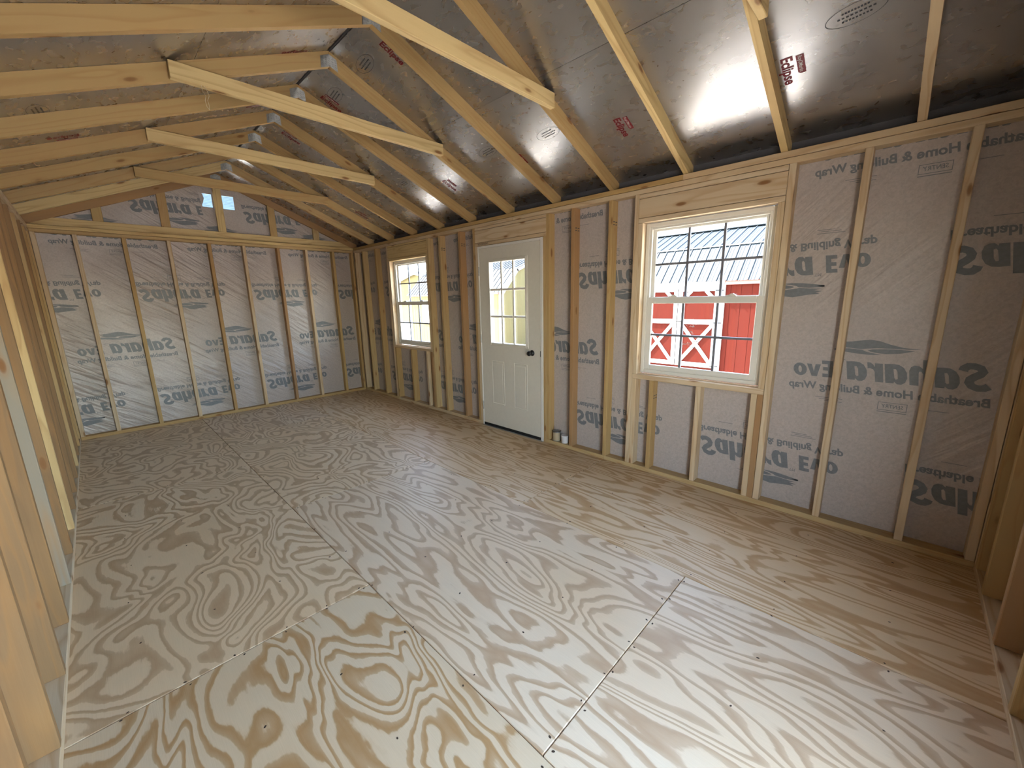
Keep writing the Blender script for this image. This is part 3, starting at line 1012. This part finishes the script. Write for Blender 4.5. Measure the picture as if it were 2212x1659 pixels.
# red logo printing on the foil
def logo_mesh():
    bm = bmesh.new()
    add_text(bm, 'Eclipse', 0.050, 0, 0, 0.172, 0.0, 0.0022)
    n = len(bm.verts)
    poly(bm, [(0.008, 0.064), (0.112, 0.064), (0.122, 0.074), (0.122, 0.098), (0.008, 0.098)])
    me = bpy.data.meshes.new('printed_logo')
    bm.to_mesh(me)
    bm.free()
    me.materials.append(M_INKR)
    return me
LOGO = logo_mesh()
bm = bmesh.new()
add_text(bm, "RoyOMartin", 0.018, 0.013, 0.072, 0.098, 0.0, 0.0002, 0.0006)
LOGO2 = bpy.data.meshes.new('logo_lettering')
bm.to_mesh(LOGO2)
bm.free()
LOGO2.materials.append(M_INKW)
def foil_logo(s, dx, y):
    m = slope_matrix(s, XC + s * dx, y, -0.0012)
    m = m @ Matrix.Rotation(math.pi, 4, 'X')     # print faces down into the room
    o = link('printed_logo', LOGO, ceiling)
    o.matrix_world = m
    q = link('logo_lettering', LOGO2, o)
for k in range(-1, 7):
    y = 0.915 + 0.966 * k
    foil_logo(1, 1.245, y)
    foil_logo(-1, 1.285, 3.53 + 0.966 * (k - 3) - 0.01)
for k in range(0, 6):
    foil_logo(1, 0.152, 1.995 + 0.972 * (k - 2))
    foil_logo(-1, 0.152, 2.38 + 0.972 * (k - 2))
# small black mill stamps on the foil: an oval with lines of lettering, as on the sheets
bm = bmesh.new()
ov = [(0.11 * math.cos(2 * math.pi * i / 40), 0.050 * math.sin(2 * math.pi * i / 40)) for i in range(40)]
for i in range(40):
    a, b = ov[i], ov[(i + 1) % 40]
    f_ = bm.faces.new([bm.verts.new((p[0] * q, p[1] * q, 0)) for p, q in ((a, 1.0), (b, 1.0), (b, 0.972), (a, 0.972))])
for j, wd in ((0.016, 0.11), (-0.004, 0.14), (-0.024, 0.10)):
    for i in range(9):
        x = -wd / 2 + wd * i / 9
        poly(bm, [(x, j), (x + wd * 0.07, j), (x + wd * 0.07, j + 0.008), (x, j + 0.008)])
STAMP = bpy.data.meshes.new('mill_stamp')
bm.to_mesh(STAMP)
bm.free()
STAMP.materials.append(M_INKD)
for dx, y in ((1.13, 2.04), (1.17, 1.42), (1.15, -0.35), (1.13, 4.45), (1.12, 3.35), (0.18, 2.25), (0.20, 2.80)):
    o = link('mill_stamp', STAMP, ceiling)
    o.matrix_world = slope_matrix(1, XC + dx, y, -0.0012) @ Matrix.Rotation(math.pi, 4, 'X') @ Matrix.Rotation(math.radians(-84), 4, 'Z')
for dx, y in ((1.45, 2.98), (0.75, 4.1)):
    o = link('mill_stamp', STAMP, ceiling)
    o.matrix_world = slope_matrix(-1, XC - dx, y, -0.0012) @ Matrix.Rotation(math.pi, 4, 'X') @ Matrix.Rotation(math.radians(96), 4, 'Z')

# ------------------------------------------------------------------ windows
def build_window(name, W):
    y0, y1, z0, z1 = W[0] + 0.004, W[1] - 0.004, W[2] + 0.010, W[3] - 0.006
    root = bpy.data.objects.new(name, None)
    COL.objects.link(root)
    root.location = (XO, (y0 + y1) / 2, z0)
    struct(root)
    inv = Matrix.Translation(-Vector(root.location))
    def fix(o):
        o.matrix_parent_inverse = inv
        return o
    D = XR + 0.058
    fix(frame('window_frame', root, M_VINYL, D, D + 0.075, y0, y1, z0, z1, 0.030, 0.030, 0.030))
    fix(frame('frame_stop', root, M_VINYL, D + 0.008, D + 0.06, y0 + 0.029, y1 - 0.029, z0 + 0.029, z1 - 0.029, 0.018, 0.012, 0.016, 0.002))
    zm = 1.476
    # upper sash sits outward, lower sash inward
    up = fix(frame('upper_sash', root, M_VINYL, D + 0.036, D + 0.058, y0 + 0.044, y1 - 0.044, zm - 0.020, z1 - 0.040, 0.030, 0.045, 0.022))
    lo = fix(frame('lower_sash', root, M_VINYL, D + 0.004, D + 0.030, y0 + 0.034, y1 - 0.034, z0 + 0.036, zm + 0.022, 0.042, 0.036, 0.050))
    for sash, x, za, zb, ya, yb in ((up, D + 0.047, zm + 0.025, z1 - 0.062, y0 + 0.074, y1 - 0.074), (lo, D + 0.017, z0 + 0.072, zm - 0.028, y0 + 0.076, y1 - 0.076)):
        def sub(nm, mat, a, b, c, d, e, f_, bev=0.0):
            bm = bmesh.new()
            bm_box(bm, a, b, c, d, e, f_)
            q = finish(nm, bm, mat, sash)
            q.matrix_parent_inverse = Matrix.Identity(4)
            return q
        sub('pane', M_GLASS, x - 0.0015, x + 0.0015, ya - 0.006, yb + 0.006, za - 0.006, zb + 0.006)
        for t_ in (1 / 3, 2 / 3):
            yy = ya + (yb - ya) * t_
            sub('muntin', M_GRID, x - 0.008, x + 0.008, yy - 0.0085, yy + 0.0085, za, zb)
        zz = (za + zb) / 2
        for i in range(3):
            a = ya + (yb - ya) * i / 3 + (0.0085 if i else 0)
            b = ya + (yb - ya) * (i + 1) / 3 - (0.0085 if i < 2 else 0)
            sub('muntin', M_GRID, x - 0.008, x + 0.008, a, b, zz - 0.0085, zz + 0.0085)
        if sash is lo:
            for yy in (ya + (yb - ya) * 0.22, ya + (yb - ya) * 0.78):
                bm = bmesh.new()
                bm_prism(bm, [(-0.035, 0), (0.035, 0), (0.03, 0.008), (0.012, 0.010), (0.004, 0.018), (-0.012, 0.018), (-0.03, 0.008)], lambda u, v, k: (D + 0.006 + 0.020 * k, yy + u, zm + 0.022 + v))
                finish('sash_lock', bm, M_VINYL, sash)
            for yy in (ya + 0.006, yb - 0.026):
                sub('tilt_latch', M_VINYL, D + 0.001, D + 0.005, yy, yy + 0.02, zb + 0.003, zb + 0.016)
    return root
w1 = build_window('window_1', W1)
# crinkled remains of a clear sticker on the lower pane
rn = random.Random(11)
bm = bmesh.new()
xs_ = XR + 0.058 + 0.0145
for i in range(26):
    y, z = rn.uniform(0.445, 0.545), rn.uniform(1.10, 1.30)
    a = rn.uniform(-0.5, 0.9)
    L = rn.uniform(0.012, 0.040)
    w = rn.uniform(0.0012, 0.0032)
    p = [(y + k / 4 * L * math.cos(a), z + k / 4 * L * math.sin(a) + 0.004 * math.sin(k * 1.7 + i)) for k in range(5)]
    top = [bm.verts.new((xs_, q[0], q[1] + w)) for q in p]
    bot = [bm.verts.new((xs_, q[0], q[1] - w)) for q in p]
    for k in range(4):
        bm.faces.new([bot[k], bot[k + 1], top[k + 1], top[k]])
o = finish('sticker_residue', bm, M_WHITEP, w1)
o.matrix_parent_inverse = Matrix.Translation(-Vector(w1.location))
build_window('window_2', W2)

# ------------------------------------------------------------------ door
door = bpy.data.objects.new('door_1', None)
COL.objects.link(door)
struct(door)
y0, y1, zt = DOOR[0] + 0.002, DOOR[1] - 0.002, DOOR[3] - 0.004
# jamb
bm = bmesh.new()
bm_box(bm, XR - 0.004, XO + 0.02, y0, y0 + 0.034, 0.0, zt)
bm_box(bm, XR - 0.004, XO + 0.02, y1 - 0.018, y1, 0.0, zt)
bm_box(bm, XR - 0.004, XO + 0.02, y0 + 0.034, y1 - 0.018, zt - 0.026, zt)
bmesh.ops.bevel(bm, geom=list(bm.edges), offset=0.003, segments=1, affect='EDGES')
finish('door_jamb', bm, M_JAMB, door)
sy0, sy1, sz0, sz1 = 1.986, 2.889, 0.036, 2.064
ly0, ly1, lz0, lz1 = 2.165, 2.735, 1.003, 1.925
bm = bmesh.new()
DX0, DX1 = XR + 0.002, XR + 0.046
sheet_with_holes(bm, sy0, sy1, sz0, sz1, [(ly0, ly1, lz0, lz1)], lambda u, v, k: (DX0 + (DX1 - DX0) * k, u, v))
bmesh.ops.remove_doubles(bm, verts=list(bm.verts), dist=1e-5)
slab = finish('door_slab', bm, M_DOOR, door)
# raised lite frame (outer ogee and inner stop)
bm = bmesh.new()
def ring(bm, a0, a1, b0, b1, w, xa, xb):
    bm_box(bm, xa, xb, a0, a0 + w, b0, b1)
    bm_box(bm, xa, xb, a1 - w, a1, b0, b1)
    bm_box(bm, xa, xb, a0 + w, a1 - w, b0, b0 + w)
    bm_box(bm, xa, xb, a0 + w, a1 - w, b1 - w, b1)
ring(bm, 2.150, 2.750, 0.988, 1.940, 0.020, DX0 - 0.006, DX0 + 0.004)
ring(bm, 2.162, 2.738, 1.000, 1.928, 0.022, DX0 - 0.011, DX1 + 0.004)
bmesh.ops.bevel(bm, geom=list(bm.edges), offset=0.003, segments=1, affect='EDGES')
lite = finish('lite_frame', bm, M_DOOR, slab)
bm = bmesh.new()
bm_box(bm, DX0 + 0.020, DX0 + 0.024, 2.18, 2.72, 1.018, 1.912)
finish('pane', bm, M_GLASS, slab)
for t_ in (1 / 3, 2 / 3):
    yy = 2.184 + (2.716 - 2.184) * t_
    bm = bmesh.new()
    bm_box(bm, DX0 - 0.002, DX0 + 0.019, yy - 0.012, yy + 0.012, 1.022, 1.906)
    bmesh.ops.bevel(bm, geom=list(bm.edges), offset=0.004, segments=1, affect='EDGES')
    finish('muntin', bm, M_DOOR, slab)
    zz = 1.022 + (1.906 - 1.022) * t_
    for i in range(3):
        a = 2.184 + (2.716 - 2.184) * i / 3 + (0.012 if i else 0)
        b = 2.184 + (2.716 - 2.184) * (i + 1) / 3 - (0.012 if i < 2 else 0)
        bm = bmesh.new()
        bm_box(bm, DX0 - 0.002, DX0 + 0.019, a, b, zz - 0.012, zz + 0.012)
        bmesh.ops.bevel(bm, geom=list(bm.edges), offset=0.004, segments=1, affect='EDGES')
        finish('muntin', bm, M_DOOR, slab)
# embossed lower panels
for a, b in ((2.523, 2.725), (2.170, 2.372)):
    bm = bmesh.new()
    ring(bm, a, b, 0.298, 0.812, 0.012, DX0 - 0.003, DX0 + 0.002)
    bmesh.ops.bevel(bm, geom=list(bm.edges), offset=0.0025, segments=1, affect='EDGES')
    bm_box(bm, DX0 - 0.0022, DX0 + 0.002, a + 0.03, b - 0.03, 0.328, 0.782)
    finish('embossed_panel', bm, M_DOOR, slab)
box('door_sweep', slab, M_RUB, DX0 - 0.003, DX1, sy0 + 0.002, sy1 - 0.002, 0.006, sz0 - 0.0005)
box('threshold', door, M_ALU, XR - 0.02, XO + 0.02, y0, y1, 0.0, 0.006, 0.001)
# knob: rose, neck, ball
bm = bmesh.new()
lathe(bm, [(0.0315, 0.0), (0.0315, 0.004), (0.027, 0.009), (0.013, 0.011), (0.012, 0.030), (0.017, 0.034), (0.026, 0.044), (0.0275, 0.054), (0.024, 0.062), (0.012, 0.066)], 24)
knob = finish('door_knob', bm, M_BLACK, slab, True)
knob.matrix_world = Matrix.Translation((DX0, 2.098, 0.945)) @ Matrix.Rotation(math.radians(-90), 4, 'Y')
box('strike_plate', door, M_BLACK, XR - 0.006, XR + 0.03, y0 + 0.030, y0 + 0.0358, 0.915, 0.975)
for z in (0.25, 1.06, 1.82):
    bm = bmesh.new()
    lathe(bm, [(0.0065, -0.05), (0.0065, 0.05)], 10)
    h = finish('hinge', bm, M_STEEL, door)
    h.location = (DX0 - 0.006, sy1 + 0.004, z)

# ------------------------------------------------------------------ small things on the bottom plate beside the door
can = thing('paint_can', (XR + 0.047, 1.805, ZP0), 'small metal paint can with tan label standing on wall plate right of door', 'can')
def part(bm, name, mat, parent, smooth=False):
    o = finish(name, bm, mat, parent, smooth)
    return o
bm = bmesh.new()
lathe(bm, [(0.041, 0.0), (0.0425, 0.003), (0.0425, 0.096), (0.044, 0.099), (0.044, 0.103), (0.0415, 0.104)], 28)
part(bm, 'can_body', M_STEEL, can, False)
bm = bmesh.new()
for i in range(17):
    a0 = math.radians(95 + i * 10)
    a1 = math.radians(95 + (i + 1) * 10)
    p = [bm.verts.new((0.0432 * math.cos(a), 0.0432 * math.sin(a), z)) for a, z in ((a0, 0.008), (a1, 0.008), (a1, 0.090), (a0, 0.090))]
    bm.faces.new(p)
part(bm, 'label_band', M_TAN, can, True)
bm = bmesh.new()
lathe(bm, [(0.040, 0.1005), (0.0405, 0.1055), (0.036, 0.1055), (0.034, 0.102), (0.012, 0.102)], 28)
part(bm, 'lid', M_STEEL, can)
bm = bmesh.new()
lathe(bm, [(0.012, 0.1021), (0.009, 0.1035)], 14)
part(bm, 'lid_drip', M_RUB, can)
bm = bmesh.new()
tube(bm, [(0.0440 * math.cos(t_), 0.0440 * math.sin(t_), 0.1035) for t_ in [2 * math.pi * i / 28 for i in range(29)]], 0.0026, 6)
part(bm, 'rim', M_BLACK, can, True)

tub = thing('plastic_tub', (XR + 0.042, 1.694, ZP0), 'small white plastic tub with lid beside the paint can', 'tub')
bm = bmesh.new()
lathe(bm, [(0.0335, 0.0), (0.0355, 0.003), (0.0385, 0.066), (0.0385, 0.068)], 28)
part(bm, 'tub_body', M_WHITEP, tub, False)
bm = bmesh.new()
lathe(bm, [(0.0415, 0.066), (0.042, 0.068), (0.042, 0.079), (0.040, 0.082), (0.037, 0.0805), (0.010, 0.0805)], 28)
part(bm, 'lid', M_WHITEP, tub)

bm = bmesh.new()
yt = YK[6] - 2 * T - 0.004
tube(bm, [(1.048, yt, 2.732), (1.05, yt - 0.004, 2.70), (1.062, yt - 0.002, 2.68), (1.055, yt, 2.655), (1.06, yt, 2.625), (1.07, yt, 2.612)], 0.0013, 5)
tube(bm, [(1.062, yt, 2.732), (1.072, yt - 0.006, 2.705), (1.078, yt - 0.002, 2.685), (1.068, yt, 2.66), (1.072, yt, 2.63), (1.07, yt, 2.612)], 0.0013, 5)
tw = finish('twine_loop', bm, M_TWINE)
tw['label'] = 'thin pale loop of twine hanging from the long yellow collar tie'
tw['category'] = 'twine'

# ------------------------------------------------------------------ outdoors
bm = bmesh.new()
bm_box(bm, -60, 120, -60, 160, -0.62, -0.52)
ground = struct(finish('ground', bm, M_GRAVEL))
ZG = -0.52

def metal_roof(parent, x0, z0, x1, z1, y0, y1, pitch=0.205):
    """ribbed sheet from (x0, z0) up to (x1, z1) along y0..y1; ribs are geometry"""
    d = Vector((x1 - x0, 0, z1 - z0))
    L = d.length
    d.normalize()
    n = Vector((-d.z, 0, d.x))
    prof = []
    y = y0
    while y < y1:
        for dy, h in ((0.0, 0.0), (0.062, 0.0), (0.068, 0.006), (0.076, 0.006), (0.082, 0.0), (0.124, 0.0), (0.130, 0.006), (0.138, 0.006), (0.144, 0.0), (0.168, 0.0), (0.178, 0.022), (0.194, 0.022), (0.2049, 0.0)):
            if y + dy <= y1:
                prof.append((y + dy, h))
        y += pitch
    bm = bmesh.new()
    lo = [bm.verts.new(Vector((x0, yy, z0)) + n * h) for yy, h in prof]
    hi = [bm.verts.new(Vector((x0, yy, z0)) + d * L + n * h) for yy, h in prof]
    lo2 = [bm.verts.new(Vector((x0, yy, z0)) + n * (h - 0.004)) for yy, h in prof]
    for i in range(len(prof) - 1):
        bm.faces.new([lo[i], lo[i + 1], hi[i + 1], hi[i]])
        bm.faces.new([lo2[i], lo2[i + 1], lo[i + 1], lo[i]])
    return finish('roof_panel', bm, M_METROOF, parent)

def shed_box(parent, mat, x0, x1, y0, y1, zt, gam, pitch=0.4064, grooves='x'):
    """board-sided walls with real grooves on the front, gambrel gable ends; gam = [(dx, z), ...] from the eave to the ridge"""
    # front wall (facing -x) as separate siding panels
    y = y0
    while y < y1 - 0.01:
        b = min(y + 1.219, y1)
        bm = bmesh.new()
        yy = y
        while yy < b - 0.01:
            c = min(yy + 0.2032, b)
            bm_box(bm, x0, x0 + 0.02, yy + 0.004, c - 0.004, ZG + 0.12, zt)
            yy = c
        bm_box(bm, x0 + 0.006, x0 + 0.02, y, b, ZG + 0.12, zt)
        finish('siding_panel', bm, mat, parent)
        y = b
    out = [(x0, ZG + 0.12), (x0, zt)] + [(x0 + dx, z) for dx, z in gam]
    xm = x0 + gam[-1][0]
    out += [(2 * xm - (x0 + dx), z) for dx, z in reversed(gam[:-1])] + [(2 * xm - x0, zt), (2 * xm - x0, ZG + 0.12)]
    for a, b in ((y0, y0 + 0.02), (y1 - 0.02, y1)):
        bm = bmesh.new()
        bm_prism(bm, out, lambda u, v, k: (u, a + (b - a) * k, v))
        finish('gable_wall', bm, mat, parent)
    box('back_wall', parent, mat, 2 * xm - x0 - 0.02, 2 * xm - x0, y0 + 0.02, y1 - 0.02, ZG + 0.12, zt)
    for yy in [y0 + 0.3 + 0.9 * i for i in range(int((y1 - y0 - 0.4) / 0.9) + 1)]:
        pass
    box('skid', parent, M_SEAL, x0 + 0.1, x0 + 0.25, y0, y1, ZG, ZG + 0.12)
    box('skid', parent, M_SEAL, 2 * xm - x0 - 0.25, 2 * xm - x0 - 0.1, y0, y1, ZG, ZG + 0.12)

def R(u, v, ax, val):
    pass

# red barn
bx = 10.0
rb = thing('red_barn', (bx, 0, ZG), 'red barn with white trimmed double doors and ribbed metal roof outside the near window', 'barn')
rinv = Matrix.Translation((-bx, 0, -ZG))
def adopt(o, inv):
    o.matrix_parent_inverse = inv
    return o
n0 = set(bpy.data.objects)
EZ = 1.845
shed_box(rb, M_REDS, bx, 12.6, -3.6, 6.4, EZ, [(0.70, 2.60), (1.95, 3.10)])
metal_roof(rb, bx - 0.10, EZ - 0.055, bx + 0.70, 2.615, -3.75, 6.55)
metal_roof(rb, bx + 0.66, 2.595, bx + 1.95, 3.12, -3.75, 6.55)
metal_roof(rb, bx + 3.24, 2.595, bx + 1.95, 3.12, -3.75, 6.55)
metal_roof(rb, bx + 4.0, EZ - 0.055, bx + 3.20, 2.615, -3.75, 6.55)
box('ridge_cap', rb, M_METROOF, bx + 1.85, bx + 2.05, -3.75, 6.55, 3.115, 3.145, 0.01)
box('break_flashing', rb, M_STEEL, bx + 0.63, bx + 0.71, -3.75, 6.55, 2.585, 2.608)
# doors: pixel-measured rows on the plane x = bx
YS = 3.185     # meeting of the two leaves
XF = bx - 0.02
def rbox(name, y0_, y1_, z0_, z1_, m=M_WTRIM, d=0.02, parent=rb):
    return box(name, parent, m, XF - d, XF + 0.02, y0_, y1_, z0_, z1_)
box('eave_board', rb, M_WTRIM, XF - 0.03, bx, 2.215, 6.4, 1.715, 1.80)
box('eave_board', rb, M_BROWNF, XF - 0.03, bx, -3.6, 2.205, 1.715, 1.80)
rbox('door_header', 2.25, 4.12, 1.645, 1.715, d=0.012)
for sgn in (-1, 1):
    c0 = YS + sgn * 0.010
    c1 = YS + sgn * 0.885
    a, b = min(c0, c1), max(c0, c1)
    leaf = box('barn_door', rb, M_REDS, XF - 0.012, XF + 0.012, a, b, -0.115, 1.645)
    def lb(name, ya, yb, za, zb):
        o = box(name, leaf, M_WTRIM, XF - 0.034, XF - 0.0125, ya, yb, za, zb)
        o.matrix_parent_inverse = Matrix.Translation(-Vector(leaf.location))
    lb('stile', a, a + 0.088, -0.115, 1.645)
    lb('stile', b - 0.088, b, -0.115, 1.645)
    lb('rail', a + 0.088, b - 0.088, -0.115, -0.02)
    lb('rail', a + 0.088, b - 0.088, 0.86, 0.965)
    lb('rail', a + 0.088, b - 0.088, 1.59, 1.645)
    def diag(ya, za, yb, zb, w=0.075):
        d = Vector((0, yb - ya, zb - za)).normalized()
        nn = Vector((0, -d.z, d.y)) * w / 2
        P, Q = Vector((0, ya, za)), Vector((0, yb, zb))
        bm = bmesh.new()
        pts = [P + nn, Q + nn, Q - nn, P - nn]
        bm_prism(bm, [(p.y, p.z) for p in pts], lambda u, v, k: (XF - 0.030 - (0.003 if (yb - ya) * (zb - za) > 0 else 0) + 0.017 * k, u, v))
        o = finish('diagonal_brace', bm, M_WTRIM, leaf)
        o.matrix_parent_inverse = Matrix.Translation(-Vector(leaf.location))
    diag(a + 0.09, -0.02, b - 0.09, 0.86)
    diag(a + 0.09, 0.86, b - 0.09, -0.02)
    diag(a + 0.088, 1.40, a + 0.28, 1.60)
    diag(b - 0.088, 1.40, b - 0.28, 1.60)
rbox('door_trim', YS - 0.99, YS - 0.898, -0.2, 1.715, d=0.012)
rbox('door_trim', YS + 0.898, YS + 0.99, -0.2, 1.715, d=0.012)
for z in (0.90, -0.07, 1.60):
    o = box('strap_hinge', rb, M_BLACK, XF - 0.040, XF - 0.013, YS - 0.96, YS - 0.80, z - 0.014, z + 0.014)
box('door_latch', rb, M_BLACK, XF - 0.05, XF - 0.03, YS - 0.10, YS + 0.03, 0.905, 0.925)
def settle(root, before):
    inv = Matrix.Translation(-Vector(root.location))
    for o in set(bpy.data.objects) - before:
        if o.parent is root:
            o.matrix_parent_inverse = inv
settle(rb, n0)

# yellow barn seen through the door and, its far end, through the far window
n0 = set(bpy.data.objects)
yx, ya_, yb_ = 10.5, 9.61, 15.45
yb = thing('yellow_barn', (yx, 12.5, ZG), 'yellow gambrel barn with white corner trim and metal roof outside the door', 'barn')
shed_box(yb, M_YELS, yx, 12.9, ya_, yb_, 1.79, [(0.75, 2.58), (2.1, 3.12)])
metal_roof(yb, yx - 0.10, 1.735, yx + 0.75, 2.60, ya_ - 0.12, yb_ + 0.12)
metal_roof(yb, yx + 0.71, 2.58, yx + 2.1, 3.14, ya_ - 0.12, yb_ + 0.12)
metal_roof(yb, yx + 3.49, 2.58, yx + 2.1, 3.14, ya_ - 0.12, yb_ + 0.12)
metal_roof(yb, yx + 4.3, 1.735, yx + 3.45, 2.60, ya_ - 0.12, yb_ + 0.12)
for (y0_, y1_) in ((ya_ - 0.02, ya_ + 0.10), (yb_ - 0.10, yb_ + 0.02)):
    box('corner_trim', yb, M_WTRIM, yx - 0.02, yx + 0.005, y0_, y1_, ZG + 0.12, 1.78)
box('corner_trim', yb, M_WTRIM, yx - 0.02, yx + 0.09, ya_ - 0.022, ya_ - 0.001, ZG + 0.12, 1.78)
box('eave_board', yb, M_BROWNF, yx - 0.05, yx - 0.005, ya_ + 0.11, yb_ - 0.11, 1.68, 1.78)
# rake boards on the near gable
for (xa, za, xb, zb) in ((yx - 0.08, 1.72, yx + 0.73, 2.57), (yx + 0.70, 2.55, yx + 2.1, 3.11)):
    d = Vector((xb - xa, zb - za)).normalized()
    nn = Vector((d.y, -d.x)) * 0.10
    bm = bmesh.new()
    bm_prism(bm, [(xa, za), (xb, zb), (xb + nn.x, zb + nn.y), (xa + nn.x, za + nn.y)], lambda u, v, k: (u, ya_ - 0.11 + 0.02 * k, v))
    finish('rake_board', bm, M_WTRIM, yb)
# window on its side
wy, wz = 14.18, 0.92
n_ = frame('window', yb, M_WTRIM, yx - 0.03, yx + 0.0, wy - 0.34, wy + 0.34, wz - 0.36, wz + 0.40, 0.09, 0.09, 0.09)
o = box('pane', n_, M_DGLASS, yx - 0.012, yx - 0.008, wy - 0.25, wy + 0.25, wz - 0.27, wz + 0.31)
for k in (-1, 0, 1):
    box('muntin', n_, M_WTRIM, yx - 0.02, yx - 0.012, wy + k * 0.125 - 0.012, wy + k * 0.125 + 0.012, wz - 0.27, wz + 0.31)
box('muntin', n_, M_WTRIM, yx - 0.021, yx - 0.012, wy - 0.25, wy + 0.25, wz + 0.005, wz + 0.035)
settle(yb, n0)

# taller yellow building far behind
n0 = set(bpy.data.objects)
fx = 18.0
fb = thing('yellow_building', (fx, 27, ZG), 'tall pale yellow gabled building far behind, at the left in the far window', 'building')
pk = 26.3
bm = bmesh.new()
prof = [(pk + 3.6, ZG), (pk + 3.6, 2.75), (pk, 3.56), (pk - 3.6, 2.75), (pk - 3.6, ZG)]
bm_prism(bm, prof, lambda u, v, k: (fx + 9 * k, u, v))
finish('wall', bm, M_YELS, fb)
for s in (1, -1):
    bm = bmesh.new()
    bm_prism(bm, [(0, 3.57), (s * 3.95, 3.57 - 3.95 * 0.225), (s * 3.95, 3.66 - 3.95 * 0.225), (0, 3.66)], lambda u, v, k: (fx - 0.25 + 9.5 * k, pk + u, v))
    finish('roof', bm, M_METROOF, fb)
    bm = bmesh.new()
    bm_prism(bm, [(0, 3.44), (s * 3.95, 3.44 - 3.95 * 0.225), (s * 3.95, 3.60 - 3.95 * 0.225), (0, 3.60)], lambda u, v, k: (fx - 0.29 + 0.04 * k, pk + u, v))
    finish('rake_board', bm, M_WTRIM, fb)
for yy in (pk + 3.6, pk + 1.2):
    box('corner_trim', fb, M_WTRIM, fx - 0.03, fx, yy - 0.12, yy, ZG, 2.75)
box('skirting', fb, M_WTRIM, fx - 0.06, fx, pk - 3.6, pk + 3.6, ZG, ZG + 0.35)
settle(fb, n0)
# low pale shed with bright metal roof behind on the far left (seen only as a sliver of roof)
